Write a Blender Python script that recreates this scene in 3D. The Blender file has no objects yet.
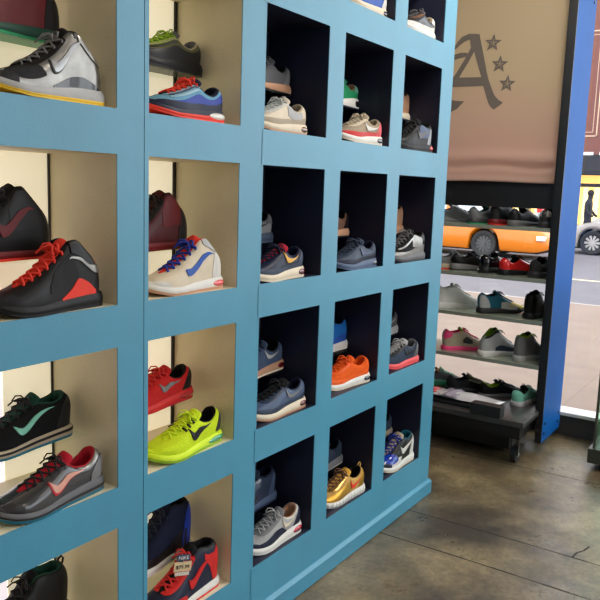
import bpy, bmesh, math, random
from mathutils import Vector, Matrix
random.seed(7)
S = bpy.context.scene
COL = S.collection
PI = math.pi
R = math.radians

# ------------------------------------------------------------------ render look
S.view_settings.view_transform = 'Standard'
S.view_settings.look = 'None'
S.view_settings.gamma = 1.0
S.view_settings.use_curve_mapping = False
S.view_settings.exposure = 0.0

# ------------------------------------------------------------------ materials
_m = {}
def mat(name, col, rough=.6, metal=0., noise=0., nscale=40., bump=0., bscale=200., spec=.5,
        coat=0., emit=0., col2=None, detail=4.):
    if name in _m: return _m[name]
    m = bpy.data.materials.new(name); m.use_nodes = True
    nt = m.node_tree; b = nt.nodes['Principled BSDF']
    b.inputs['Base Color'].default_value = (*col, 1)
    b.inputs['Roughness'].default_value = rough
    b.inputs['Metallic'].default_value = metal
    b.inputs['Specular IOR Level'].default_value = spec
    b.inputs['Coat Weight'].default_value = coat
    if 'blue_painted_wood' in name: b.inputs['Coat Roughness'].default_value = .32
    tc = nt.nodes.new('ShaderNodeTexCoord')
    if noise > 0:
        n = nt.nodes.new('ShaderNodeTexNoise'); n.inputs['Scale'].default_value = nscale
        n.inputs['Detail'].default_value = detail
        nt.links.new(tc.outputs['Object'], n.inputs['Vector'])
        r = nt.nodes.new('ShaderNodeValToRGB')
        r.color_ramp.elements[0].position = .3; r.color_ramp.elements[1].position = .7
        c2 = col2 if col2 else tuple(max(0, c*(1-noise)) for c in col)
        r.color_ramp.elements[0].color = (*c2, 1); r.color_ramp.elements[1].color = (*col, 1)
        nt.links.new(n.outputs['Fac'], r.inputs['Fac'])
        nt.links.new(r.outputs['Color'], b.inputs['Base Color'])
    if bump > 0:
        n2 = nt.nodes.new('ShaderNodeTexNoise'); n2.inputs['Scale'].default_value = bscale
        nt.links.new(tc.outputs['Object'], n2.inputs['Vector'])
        bp = nt.nodes.new('ShaderNodeBump'); bp.inputs['Strength'].default_value = bump
        bp.inputs['Distance'].default_value = .002
        nt.links.new(n2.outputs['Fac'], bp.inputs['Height'])
        nt.links.new(bp.outputs['Normal'], b.inputs['Normal'])
    if emit > 0:
        b.inputs['Emission Color'].default_value = (*col, 1)
        b.inputs['Emission Strength'].default_value = emit
    _m[name] = m
    return m

def glass(name, tint=(1, 1, 1), refl=.08, rough=.0):
    if name in _m: return _m[name]
    m = bpy.data.materials.new(name); m.use_nodes = True
    nt = m.node_tree; nt.nodes.clear()
    out = nt.nodes.new('ShaderNodeOutputMaterial')
    mx = nt.nodes.new('ShaderNodeMixShader'); t = nt.nodes.new('ShaderNodeBsdfTransparent')
    g = nt.nodes.new('ShaderNodeBsdfGlossy'); lw = nt.nodes.new('ShaderNodeLayerWeight'); lw.inputs['Blend'].default_value = .5
    pw = nt.nodes.new('ShaderNodeMath'); pw.operation = 'POWER'; pw.inputs[1].default_value = 4.5
    f = nt.nodes.new('ShaderNodeMath'); f.operation = 'MULTIPLY_ADD'; f.inputs[1].default_value = refl*5; f.inputs[2].default_value = refl*.3
    nt.links.new(lw.outputs['Facing'], pw.inputs[0]); nt.links.new(pw.outputs[0], f.inputs[0])
    t.inputs['Color'].default_value = (*tint, 1); g.inputs['Roughness'].default_value = rough
    nt.links.new(f.outputs[0], mx.inputs['Fac'])
    nt.links.new(t.outputs[0], mx.inputs[1]); nt.links.new(g.outputs[0], mx.inputs[2])
    nt.links.new(mx.outputs[0], out.inputs[0])
    _m[name] = m
    return m

# colour palette of the shoes (linear)
PAL = dict(
    black=(.004, .004, .005), softblack=(.009, .009, .011), charcoal=(.032, .032, .036), grey=(.2, .2, .21),
    midgrey=(.12, .12, .13), lightgrey=(.42, .42, .42), silver=(.34, .325, .30), white=(.72, .70, .66),
    cream=(.72, .62, .47), beige=(.42, .34, .24), tan=(.5, .27, .16), brown=(.2, .1, .06), gum=(.55, .3, .18),
    yellow=(.8, .5, .03), neon=(.66, .86, .02), orange=(.9, .12, .01), red=(.62, .02, .02),
    darkred=(.13, .005, .008), maroon=(.07, .006, .010), hotred=(.85, .05, .03), crimson=(.5, .012, .03),
    blue=(.02, .09, .42), royal=(.01, .04, .35), sky=(.18, .42, .6), skyblue=(.01, .14, .5), navy=(.007, .011, .036),
    slate=(.035, .052, .09), steel=(.07, .105, .19), green=(.02, .3, .12), mint=(.2, .55, .42), darkgreen=(.01, .06, .04),
    pink=(.85, .06, .2), coral=(.8, .09, .1), salmon=(.72, .36, .28), gold=(.62, .36, .1), amber=(.8, .42, .06), teal=(.01, .13, .2),
    lime=(.3, .5, .03), aqua=(.2, .5, .45), olive=(.12, .12, .05), paleblue=(.3, .5, .6), lemon=(.85, .6, .02))
def SM(c, kind='leather'):
    col = PAL[c]
    if kind == 'leather': return mat('leather_'+c, col, .45, spec=.3, noise=.12, nscale=30, bump=.15, bscale=400)
    if kind == 'mesh': return mat('knit_'+c, col, .8, spec=.2, noise=.3, nscale=350, bump=.5, bscale=900)
    if kind == 'rubber': return mat('rubber_'+c, col, .5, spec=.3, noise=.06, nscale=60)
    if kind == 'metal': return mat('foil_'+c, col, .28, metal=.75, noise=.35, nscale=25, bump=.2, bscale=90)
    if kind == 'patent': return mat('patent_'+c, col, .16, coat=.6)
    if kind == 'lace': return mat('lace_'+c, col, .85, bump=.3, bscale=900)
    if kind == 'clear': return mat('gel_'+c, col, .1, coat=.8)

M = dict(
    blue=mat('cyan_blue_painted_wood', (.034, .27, .425), .46, noise=.16, nscale=3., bump=.18, bscale=160, spec=.9, coat=.25, detail=10),
    rackblue=mat('royal_blue_painted_board', (.004, .105, .42), .5, noise=.08, nscale=6, bump=.2, bscale=160, spec=.06),
    cream=mat('cream_painted_board', (.80, .72, .52), .55, noise=.16, nscale=5, bump=.5, bscale=150, detail=8),
    navy=mat('navy_painted_board', (.012, .014, .040), .5, noise=.2, nscale=8, bump=.2),
    black=mat('black_painted_wood', (.012, .012, .014), .4, noise=.3, nscale=15),
    platform=mat('worn_charcoal_laminate', (.075, .07, .068), .33, noise=.45, nscale=9, detail=8),
    blackmetal=mat('black_metal', (.015, .015, .017), .35, metal=.5),
    steelm=mat('brushed_steel', (.45, .45, .43), .35, metal=.9),
    alum=mat('pale_aluminium', (.75, .72, .68), .4, metal=.2),
    plaster=mat('off_white_plaster', (.75, .73, .68), .8, noise=.05, nscale=4),
    darkwall=mat('dark_grey_wall', (.06, .06, .065), .8, noise=.1, nscale=4),
    sill=mat('dark_base_panel', (.05, .045, .045), .5, noise=.3, nscale=8),
)

# ------------------------------------------------------------------ mesh helpers
def obj(name, bm, m, parent=None, smooth=False, loc=None, sharp=None):
    me = bpy.data.meshes.new(name)
    bmesh.ops.recalc_face_normals(bm, faces=bm.faces)
    if smooth:
        for f in bm.faces: f.smooth = True
    bm.to_mesh(me); bm.free()
    if smooth and sharp: me.set_sharp_from_angle(angle=R(sharp))
    ms = m if isinstance(m, (list, tuple)) else [m]
    for k in ms: me.materials.append(k)
    o = bpy.data.objects.new(name, me); COL.objects.link(o)
    if parent: o.parent = parent
    if loc: o.location = loc
    return o
def tag(o, label, cat, group=None):
    o['label'] = label; o['category'] = cat
    if group: o['group'] = group
    return o
def thing(name, label, cat, loc=(0, 0, 0), rz=0, group=None):
    o = bpy.data.objects.new(name, None); COL.objects.link(o)
    o.empty_display_size = .05
    o.location = loc; o.rotation_euler = (0, 0, rz)
    return tag(o, label, cat, group)
def struct(name, bm, m, **k):
    o = obj(name, bm, m, **k); o['kind'] = 'structure'; return o
def box(bm, x0, x1, y0, y1, z0, z1, bev=0):
    r = bmesh.ops.create_cube(bm, size=1)
    vs = r['verts']
    for v in vs:
        v.co = Vector((x0+(v.co.x+.5)*(x1-x0), y0+(v.co.y+.5)*(y1-y0), z0+(v.co.z+.5)*(z1-z0)))
    if bev:
        es = list({e for v in vs for e in v.link_edges})
        bmesh.ops.bevel(bm, geom=es, offset=bev, segments=2, affect='EDGES', profile=.5)
def B(*a, bev=0):
    bm = bmesh.new(); box(bm, *a, bev=bev); return bm
def tube(bm, pts, r, n=6, caps=True):
    rings = []
    for i, p in enumerate(pts):
        p = Vector(p)
        a = Vector(pts[max(0, i-1)]); b = Vector(pts[min(len(pts)-1, i+1)])
        d = (b-a).normalized()
        up = Vector((0, 0, 1)) if abs(d.z) < .9 else Vector((1, 0, 0))
        s = d.cross(up).normalized(); u = s.cross(d)
        rr = r[i] if isinstance(r, (list, tuple)) else r
        rings.append([bm.verts.new(p+rr*(math.cos(2*PI*k/n)*s+math.sin(2*PI*k/n)*u)) for k in range(n)])
    for a, b in zip(rings, rings[1:]):
        for k in range(n):
            bm.faces.new((a[k], a[(k+1) % n], b[(k+1) % n], b[k]))
    if caps:
        bm.faces.new(rings[0][::-1]); bm.faces.new(rings[-1])
def cyl(bm, c, r, h, axis='z', n=24, r2=None):
    mt = {'z': Matrix.Identity(4), 'y': Matrix.Rotation(PI/2, 4, 'X'), 'x': Matrix.Rotation(PI/2, 4, 'Y')}[axis]
    bmesh.ops.create_cone(bm, cap_ends=True, segments=n, radius1=r, radius2=r if r2 is None else r2, depth=h,
                          matrix=Matrix.Translation(c) @ mt)
def prism(bm, poly, fn0, fn1):
    a = [bm.verts.new(fn0(p)) for p in poly]; b = [bm.verts.new(fn1(p)) for p in poly]
    f0 = bm.faces.new(a); f1 = bm.faces.new(b[::-1]); n = len(poly)
    for i in range(n): bm.faces.new((a[i], b[i], b[(i+1) % n], a[(i+1) % n]))
    bmesh.ops.triangulate(bm, faces=[f0, f1])

def cr(tab, t):
    """Catmull-Rom through table [(t,v)...]"""
    n = len(tab)
    if t <= tab[0][0]: return tab[0][1]
    if t >= tab[-1][0]: return tab[-1][1]
    for i in range(n-1):
        if tab[i][0] <= t <= tab[i+1][0]: break
    t0, v0 = tab[i]; t1, v1 = tab[i+1]
    def sl(j):
        if j <= 0: return (tab[1][1]-tab[0][1])/(tab[1][0]-tab[0][0])
        if j >= n-1: return (tab[-1][1]-tab[-2][1])/(tab[-1][0]-tab[-2][0])
        a = (tab[j][1]-tab[j-1][1])/(tab[j][0]-tab[j-1][0]); b = (tab[j+1][1]-tab[j][1])/(tab[j+1][0]-tab[j][0])
        if a*b <= 0: return 0
        return 2*a*b/(a+b)
    h = t1-t0; u = (t-t0)/h
    return ((2*u**3-3*u**2+1)*v0+(u**3-2*u**2+u)*h*sl(i)+(-2*u**3+3*u**2)*v1+(u**3-u**2)*h*sl(i+1))

# ------------------------------------------------------------------ sneakers
WT = [(0, 0), (.008, .011), (.025, .020), (.06, .028), (.12, .033), (.25, .0345), (.4, .036), (.55, .042), (.68, .048),
      (.78, .0485), (.87, .043), (.93, .034), (.97, .023), (.99, .012), (1, 0)]
GT = [(0, 0), (.01, .009), (.03, .016), (.07, .0225), (.14, .026), (.28, .027), (.38, .024), (.45, .017), (.6, .013),
      (.74, .009), (.80, .0), (1, 0)]
TOPS = dict(
    low=[(0, .098), (.05, .092), (.12, .078), (.2, .070), (.3, .074), (.38, .086), (.43, .092), (.55, .080), (.68, .066),
         (.8, .056), (.88, .050), (.94, .042), (.98, .030), (1, .018)],
    mid=[(0, .122), (.05, .118), (.12, .108), (.2, .104), (.3, .110), (.38, .114), (.43, .112), (.55, .092), (.68, .072),
         (.8, .060), (.88, .053), (.94, .044), (.98, .031), (1, .018)],
    peak=[(0, .116), (.05, .120), (.12, .131), (.2, .146), (.28, .157), (.35, .155), (.43, .132), (.55, .102), (.68, .077),
          (.8, .062), (.88, .054), (.94, .045), (.98, .032), (1, .018)],
    high=[(0, .148), (.05, .147), (.12, .143), (.2, .145), (.3, .153), (.36, .152), (.43, .132), (.55, .102), (.68, .077),
          (.8, .062), (.88, .054), (.94, .045), (.98, .032), (1, .018)])
SP = [(0, .004), (.06, 0), (.5, 0), (.72, .0), (.85, .005), (.95, .013), (1, .020)]

class Last:
    def __init__(s, sp):
        s.L = sp.get('L', .292); s.k = sp.get('tall', 1.); s.top = TOPS[sp.get('cut', 'low')]
        s.sole = sp.get('sole', .034); s.fore = sp.get('fore', .022)
        s.mid = [(0, s.sole), (.2, s.sole*.96), (.45, (s.sole+s.fore)/2), (.7, s.fore), (.85, s.fore+.004), (.95, s.fore+.012), (1, s.fore+.019)]
        s.wk = sp.get('wide', 1.); s.lean = sp.get('lean', .030 if sp.get('cut') == 'peak' else (.006 if sp.get('cut', 'low') == 'low' else .004))
    def c(s, t): return .006*math.sin(PI*min(1, max(0, t-.15)/.85))
    def m(s, t): return cr(s.mid, t)
    def T(s, t):
        return max(cr(s.top, t)*s.k + (s.fore-.022)*.8, s.m(t)+.004)
    def w(s, t): return cr(WT, t)*s.wk
    def g(s, t): return cr(GT, t)*s.wk
    def P(s, t, v, side):
        t = min(1, max(0, t)); v = min(1, max(0, v))
        w = s.w(t); g = s.g(t); m = s.m(t)-.004; T = s.T(t)
        a = v*PI/2
        y = g+(w-g)*math.cos(a)**.8+.0035*math.sin(PI*v)*min(1, t*12)*min(1, (1-t)*12)
        z = m+(T-m)*(math.sin(a)**.9)
        hl = math.exp(-(t/.07)**2)
        x = s.L*t + hl*(-.006*math.sin(PI*min(1, v*1.2)) + .012*max(0, v-.45)*1.2)
        x += s.lean*math.exp(-(t/.22)**2)*v**1.4
        x += .004*math.exp(-((1-t)/.03)**2)*math.sin(PI*v)
        return Vector((x, s.c(t)+side*y, z))
    def N(s, t, v, side):
        e = .004
        a = s.P(t+e, v, side)-s.P(t-e, v, side); b = s.P(t, v+e, side)-s.P(t, v-e, side)
        n = a.cross(b)*side
        if n.length < 1e-12: return Vector((0, side, 0))
        n.normalize()
        if n.y*side < 0: n = -n
        if n.z < -.5: n = -n
        return n
    def Q(s, t, k, side, off=0, lug=0):
        w = s.w(t); b = cr(SP, t)+.003; m = s.m(t)
        fl = .0035+.0035*math.sin(PI*k)-.002*k + off
        if lug: fl += .0022*(1 if math.sin(t*90) > 0 else -1)*(1-k)
        e = .005+fl*.8
        x = -e+t*(s.L+2*e)
        sq = math.sqrt(max(0, min(1, t*14)))*math.sqrt(max(0, min(1, (1-t)*14)))
        return Vector((x, s.c(t)+side*(w+fl*sq), b+(m-b)*k))

NT = 44
TS = [(1-math.cos(PI*i/NT))/2*.55+.45*i/NT for i in range(NT+1)]
def grid(bm, rows, close=False):
    vs = [[bm.verts.new(p) for p in r] for r in rows]
    for a, b in zip(vs, vs[1:]):
        for i in range(len(a)-1):
            bm.faces.new((a[i], a[i+1], b[i+1], b[i]))
    return vs
def patch(L, tab, side=1, off=.0016, nu=26, nv=6, bm=None):
    bm = bm or bmesh.new()
    t0 = tab[0][0]; t1 = tab[-1][0]
    lo = [(a, b) for a, b, c in tab]; hi = [(a, c) for a, b, c in tab]
    rows = []
    for i in range(nu+1):
        t = t0+(t1-t0)*i/nu; l = cr(lo, t); h = cr(hi, t)
        r = []
        r.append(L.P(t, l, side)-L.N(t, l, side)*.001)
        for j in range(nv+1):
            v = l+(h-l)*j/nv
            r.append(L.P(t, v, side)+L.N(t, v, side)*off)
        r.append(L.P(t, h, side)-L.N(t, h, side)*.001)
        rows.append(r)
    for t in (0, -1):
        rr = rows[t]; tt = t0 if t == 0 else t1
        base = [p-L.N(tt, cr(lo, tt), side)*(off+.001) for p in rr]
        if t == 0: rows.insert(0, base)
        else: rows.append(base)
    grid(bm, rows)
    return bm
def scalev(tab, k, dv=0): return [(t, a*k+dv, b*k+dv) for t, a, b in tab]
SWOOSH = [(.085, .80, .81), (.15, .70, .755), (.22, .57, .675), (.30, .42, .575), (.38, .29, .485), (.44, .22, .43),
          (.485, .20, .42), (.52, .22, .47), (.548, .30, .57), (.565, .42, .67), (.575, .56, .74), (.58, .68, .76)]
def swoosh(t0, t1, v0, v1):
    out = []
    for t, a, b in SWOOSH:
        u = (t-.085)/.49
        k = (v1-v0)/.61; c = v0+k*((a+b)/2-.2); h = (b-a)/2*max(k, .78)
        out.append((t0+(t1-t0)*u, c-h, c+h))
    return out
SH = dict(
    mud=[(0.02, .0, .30), (.2, 0, .26), (.45, 0, .16), (.65, 0, .24), (.8, 0, .34), (.92, 0, .42), (.985, 0, .45)],
    toe=[(.84, 0, .30), (.88, 0, .62), (.93, 0, .80), (.985, 0, .9)],
    tip=[(.80, 0, .12), (.86, 0, .36), (.93, 0, .52), (.985, 0, .6)],
    heel=[(.012, .02, .72), (.06, .02, .74), (.12, .02, .62), (.17, .02, .34), (.2, .02, .12)],
    heelhi=[(.012, .30, .96), (.06, .32, .95), (.12, .45, .9), (.16, .6, .8)],
    eye=[(.40, .74, .985), (.5, .66, .985), (.62, .64, .985), (.74, .68, .985), (.79, .8, .98)],
    collar=[(.012, .84, .99), (.1, .80, .99), (.25, .78, .99), (.38, .80, .99)],
    saddle=[(.30, .10, .18), (.36, .08, .7), (.44, .06, .9), (.52, .06, .86), (.6, .08, .5), (.64, .12, .2)],
    quarter=[(.14, .25, .7), (.25, .22, .8), (.36, .2, .8), (.44, .25, .6)],
    wing=[(.10, .10, .16), (.2, .06, .3), (.3, .05, .42), (.38, .04, .36), (.48, .03, .22), (.56, .02, .08)],
    vamp=[(.62, .25, .3), (.68, .22, .7), (.76, .2, .95), (.84, .25, .95), (.89, .4, .8)],
    ribs1=[(.42, .35, .44), (.6, .33, .43), (.8, .36, .46)],
    ribs2=[(.42, .52, .61), (.6, .50, .60), (.8, .52, .62)],
    ribs3=[(.42, .69, .78), (.6, .67, .77), (.78, .68, .78)],
)

def make_sneaker(label, group, loc, rz, sp, side=1):
    """heel-bottom centre at loc, toe along local +x"""
    L = Last(sp); cut = sp.get('cut', 'low')
    root = thing('sneaker', label, 'sneaker', loc, rz, group)
    kind = sp.get('mat', 'leather')
    # upper
    bm = bmesh.new()
    for sd in (1, -1):
        grid(bm, [[L.P(t, j/12, sd) for j in range(13)] for t in TS])
    bmesh.ops.remove_doubles(bm, verts=bm.verts, dist=.00025)
    u = obj('upper', bm, SM(sp['up'], kind), root, smooth=True)
    # midsole
    lug = sp.get('lug', 0); bm = bmesh.new(); K = 5
    ts = TS if not lug else [i/160 for i in range(161)]
    rings = []
    ring_pts = [(t, 1) for t in ts]+[(t, -1) for t in reversed(ts[1:-1])]
    for k in range(K+1):
        rings.append([L.Q(t, k/K, s_, 0, lug) for t, s_ in ring_pts])
    vs = [[bm.verts.new(p) for p in r] for r in rings]; n = len(ring_pts)
    for a, b in zip(vs, vs[1:]):
        for i in range(n): bm.faces.new((a[i], a[(i+1) % n], b[(i+1) % n], b[i]))
    for r in (vs[0], vs[-1]):
        nt_ = len(ts)
        for i in range(nt_-1):
            a, b = r[i], r[i+1]; c, d = r[(n-i-1) % n], r[(n-i) % n]
            f = []
            for q in (a, b, c, d):
                if q not in f: f.append(q)
            if len(f) > 2:
                try: bm.faces.new(f)
                except ValueError: pass
    mid = obj('midsole', bm, SM(sp.get('ms', 'white'), 'rubber'), root, smooth=True, sharp=50)
    # outsole (thin tread)
    bm = bmesh.new()
    def q(t, s_, z): p = L.Q(t, .05, s_, .001); return Vector((p.x, p.y, z+cr(SP, t)))
    tp = [[q(t, 1, .0065), q(t, 1, 0), q(t, -1, 0), q(t, -1, .0065)] for t in TS]
    grid(bm, [r+[r[0]] for r in tp])
    bmesh.ops.remove_doubles(bm, verts=bm.verts, dist=.0002)
    obj('outsole', bm, SM(sp.get('os', sp.get('ms', 'white')), 'rubber'), root, smooth=True, sharp=40)
    # sole stripe / bubble
    if 'air' in sp:
        c, a0, a1 = sp['air']
        bm = bmesh.new(); rows = []
        for i in range(15):
            t = a0+(a1-a0)*i/14; e = math.sin(PI*i/14)**.5
            kk = [.5-.3*e, .5-.3*e, .5, .5+.28*e, .5+.28*e]; of = [-.002, .0012, .002, .0012, -.002]
            rows.append([L.Q(t, k_, side, o_, 0) for k_, o_ in zip(kk, of)])
        grid(bm, rows)
        obj('air_window', bm, SM(c, 'clear'), mid, smooth=True)
    if 'band' in sp:      # coloured foxing line around midsole
        bm = bmesh.new()
        k0, k1 = sp.get('bandk', (.55, .78))
        for sd in (1, -1):
            grid(bm, [[L.Q(t, k_, sd, o_) for k_, o_ in ((k0, -.001), (k0, .0009), ((k0+k1)/2, .0011), (k1, .0009), (k1, -.001))] for t in TS])
        obj('midsole_band', bm, SM(sp['band'], 'rubber'), mid, smooth=True)
    # lining + insole
    bm = bmesh.new(); tl = [t for t in TS if t <= .46]+[.46]
    for sd in (1, -1):
        rows = []
        for t in tl:
            g = L.g(t); T = L.T(t); p = L.P(t, 1, sd); c = L.c(t)
            xi = .007*math.exp(-(t/.05)**2); k = min(1, g/.012)
            def pt(dy, z, dx=0): return Vector((p.x+dx, c+sd*max(0, g+dy*k), z))
            rows.append([p+Vector((0, 0, -.001)), pt(.0, T+.0022, xi*.3), pt(-.003, T+.0035, xi*.7), pt(-.007, T-.001, xi*1.3),
                         pt(-.0085, T-.010, xi*1.6), pt(-.006, T-.024, xi*1.3), pt(-.003, max(L.m(t)+.006, T-.05), xi), pt(-.002, L.m(t)+.004, xi),
                         Vector((p.x+xi, c, L.m(t)+.004))])
        grid(bm, rows)
    obj('collar_lining', bm, SM(sp.get('lin', 'black'), 'mesh'), root, smooth=True)
    # tongue
    bm = bmesh.new(); rows = []
    th = sp.get('tongue', .022); tt0 = .40
    for i in range(19):
        u_ = i/18
        if u_ < .7:
            t = .80-(.80-tt0)*u_/.7; x = L.L*t; z = L.T(t)-.0005; gw = L.g(t)+.006
        else:
            w_ = (u_-.7)/.3; x = L.L*tt0-.020*w_*(1 if cut == 'low' else .9)-.0; z = L.T(tt0)-.0005+th*w_*(1-.25*w_); gw = L.g(tt0)+.004-.006*w_**3
        c = L.c(x/L.L)
        thk = .003+.004*min(1, u_*1.2)
        row = []
        for a in range(13):
            an = -PI+2*PI*a/12
            yy = math.sin(an)*gw; zz = math.cos(an)*thk + .006*(1-(yy/gw)**2)-.004
            row.append(Vector((x+(0 if u_ < .7 else zz*.6), c+yy, z+zz)))
        rows.append(row)
    grid(bm, rows)
    bmesh.ops.remove_doubles(bm, verts=bm.verts, dist=.0001)
    bmesh.ops.holes_fill(bm, edges=[e for e in bm.edges if e.is_boundary], sides=20)
    obj('tongue', bm, SM(sp.get('ton', sp['up']), sp.get('tonmat', 'mesh')), root, smooth=True)
    # laces
    bm = bmesh.new(); nl = sp.get('nl', 6); tt = [.75-(.75-.43)*i/(nl-1) for i in range(nl)]
    lr = sp.get('lr', .0024)
    for i, t in enumerate(tt):
        for sd in (1, -1):
            t2 = tt[min(i+1, nl-1)]
            g = L.g(t)+.010; g2 = L.g(t2)+.010
            a = Vector((L.L*t, L.c(t)+sd*g, L.T(t)-.0012)); b = Vector((L.L*t2, L.c(t2)-sd*g2, L.T(t2)-.0012))
            mid1 = a.lerp(b, .5)+Vector((0, 0, .0095))
            p1 = a.lerp(b, .22)+Vector((0, 0, .0065)); p2 = a.lerp(b, .78)+Vector((0, 0, .0065))
            tube(bm, [a-Vector((0, 0, .003)), a+Vector((0, 0, .003)), p1, mid1, p2, b+Vector((0, 0, .003)), b-Vector((0, 0, .003))], lr, 5)
    if sp.get('bow', 1):
        t = tt[-1]; o = Vector((L.L*t-.002, L.c(t), L.T(t)+.010))
        for sd in (1, -1):
            tube(bm, [o, o+Vector((.004, sd*.012, .010)), o+Vector((.010, sd*.026, .008)), o+Vector((.016, sd*.031, -.004)),
                      o+Vector((.014, sd*.022, -.004)), o+Vector((.006, sd*.010, .001)), o], lr*.9, 5)
            tube(bm, [o, o+Vector((.010, sd*.008, .006)), o+Vector((.022, sd*.020, -.002)), o+Vector((.028, sd*.030, -.013))], lr*.9, 5)
    obj('laces', bm, SM(sp.get('lace', sp['up']), 'lace'), root, smooth=True)
    # overlays
    for nm, shp, c, *rest in sp.get('ov', []):
        for sd in (1, -1):
            bm = patch(L, SH[shp] if isinstance(shp, str) else shp, sd, .0013 if not rest or len(rest) < 2 else rest[1])
            obj(nm, bm, SM(c, rest[0] if rest else 'leather'), root, smooth=True, sharp=60)
    if 'logo' in sp:
        c, box_ = sp['logo'][0], sp['logo'][1]
        if len(sp['logo']) > 2:
            t0, t1, v0, v1 = box_
            obj('side_logo_border', patch(L, swoosh(t0-.012, t1+.012, v0-.05, v1+.03), side, .0024), SM(sp['logo'][2], 'leather'), root, smooth=True, sharp=60)
        obj('side_logo', patch(L, swoosh(*box_), side, .0034), SM(c, sp.get('logomat', 'leather')), root, smooth=True, sharp=60)
    if sp.get('tab'):
        bm = bmesh.new(); T = L.T(0); p = L.P(0, .9, 1)
        x0 = p.x
        tube(bm, [(x0+.003, 0, T-.012), (x0-.006, 0, T-.006), (x0-.009, 0, T+.006), (x0-.004, 0, T+.013), (x0+.006, 0, T+.010), (x0+.009, 0, T)], .003, 6)
        obj('pull_tab', bm, SM(sp['tab'], 'lace'), root, smooth=True)
    return root

# ------------------------------------------------------------------ cubby shelving (front plane y=0)
PX, PZ, OP = .4625, .4655, .360
def cx(c): r = 1.235+PX*(c-1); return r-OP, r
ZB = dict(O=2.077, A=1.611, B=1.1465, C=.682, D=.2145)
TOPZ = 2.53; DEP = .25; FT = .003
def face_frame(bm, x0, x1, cols):
    xs = [x0]
    for c in cols: xs += list(cx(c))
    xs.append(x1)
    zs = [0.0]
    for r in 'DCBAO': zs += [ZB[r], ZB[r]+OP]
    zs.append(TOPZ)
    for i in range(len(xs)-1):
        for j in range(len(zs)-1):
            if i % 2 == 1 and j % 2 == 1: continue
            # front, back faces
            a, b, c, d = xs[i], xs[i+1], zs[j], zs[j+1]
            for y in (0, FT):
                bm.faces.new([bm.verts.new(p) for p in ((a, y, c), (b, y, c), (b, y, d), (a, y, d))])
    # reveals
    for ci in range(len(cols)):
        a, b = cx(cols[ci])
        for r in 'DCBAO':
            c, d = ZB[r], ZB[r]+OP
            for p, q_ in (((a, c), (b, c)), ((b, c), (b, d)), ((b, d), (a, d)), ((a, d), (a, c))):
                bm.faces.new([bm.verts.new(v) for v in ((p[0], 0, p[1]), (q_[0], 0, q_[1]), (q_[0], FT, q_[1]), (p[0], FT, p[1]))])
    for p, q_ in (((x0, 0), (x0, TOPZ)), ((x0, TOPZ), (x1, TOPZ)), ((x1, TOPZ), (x1, 0))):
        bm.faces.new([bm.verts.new(v) for v in ((p[0], 0, p[1]), (q_[0], 0, q_[1]), (q_[0], FT, q_[1]), (p[0], FT, p[1]))])
    bmesh.ops.remove_doubles(bm, verts=bm.verts, dist=.0002)
M['lit_white'] = mat('backlit_cream_acrylic', (.98, .88, .64), .4, emit=.5)
M['lit_violet'] = mat('backlit_white_acrylic', (1., .90, .95), .4, emit=.85)
M['shelfglass'] = glass('clear_shelf_glass', (.97, .99, .97), .03)
SHZ = dict(O=.13, A=.137, B=.110, C=.116, D=.092)
def shelving(name, label, x0, x1, cols, lit):
    root = thing(name, label, 'shelving', ((x0+x1)/2, 0, 0))
    inv = Matrix.Translation((-(x0+x1)/2, 0, 0))
    def add(nm, bm, m, parent=root, **k):
        bmesh.ops.transform(bm, matrix=inv, verts=bm.verts)
        return obj(nm, bm, m, parent, **k)
    bm = bmesh.new(); face_frame(bm, x0+.0012, x1-.0012, cols)
    add('face_frame', bm, M['blue'])
    bm = bmesh.new()
    t = .012
    box(bm, x0+.001, x0+.012, FT, DEP+.03, 0, TOPZ); box(bm, x1-.012, x1-.001, FT, DEP+.03, 0, TOPZ)
    box(bm, x0+.012, x1-.012, FT, DEP+.03, TOPZ-.02, TOPZ)
    add('carcass', bm, M['blue'] if x1 > 3 else M['navy'])
    bm = bmesh.new(); box(bm, x0+.001, x1-.001 if x1 < 3 else x1+.012, -.015, -.0005, 0.004, .072)
    # bevelled top lip
    for v in bm.verts:
        if v.co.z > .05 and v.co.y < -.01: v.co.z -= .010
    add('plinth_board', bm, M['blue'])
    for c in cols:
        a, b = cx(c)
        for r in 'DCBAO':
            z0 = ZB[r]; z1 = z0+OP
            bm = bmesh.new(); e = .004
            box(bm, a-e, a, FT, DEP, z0-e, z1+e); box(bm, b, b+e, FT, DEP, z0-e, z1+e)
            box(bm, a, b, FT, DEP, z0-e, z0); box(bm, a, b, FT, DEP, z1, z1+e)
            comp = add('compartment', bm, M['cream'] if lit else M['navy'])
            if lit:
                bm = B(a, b-.150, DEP, DEP+.006, z0, z1) if c < 2 else B(a, b-.006, DEP, DEP+.006, z0, z1)
                add('back_panel', bm, M['lit_violet'] if c < 2 else M['lit_white'], comp)
                if c < 2: add('back_panel', B(b-.148, b-.004, DEP, DEP+.006, z0, z1), M['lit_white'], comp)
                add('gap_shade_strip', B(b-.012 if c == 2 else b-.005, b-.001, DEP-.005, DEP, z0, z1), M['black'], comp)  # black strip stands in for the shaded gap beside the back panel
            else:
                add('back_panel', B(a, b, DEP, DEP+.006, z0, z1), M['navy'], comp)
            if r != 'O' and c > 0:
                zs = z0+SHZ[r]
                add('glass_shelf', B(a+.001, b-.001, .112, DEP-.006, zs-.004, zs), M['shelfglass'], comp)
    return root
shelving('cubby_shelving', 'blue wall unit of cream backlit cubbies at the left end, nearest', -.10+.45, 1.322, [0, 1], True)
shelving('cubby_shelving', 'narrow blue unit with one column of cream cubbies, beside the dark cubbies', 1.322, 1.802, [2], True)
shelving('cubby_shelving', 'blue wall unit of navy-lined dark cubbies ending at the floor walkway', 1.802, 3.21, [3, 4, 5], False)

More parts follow.
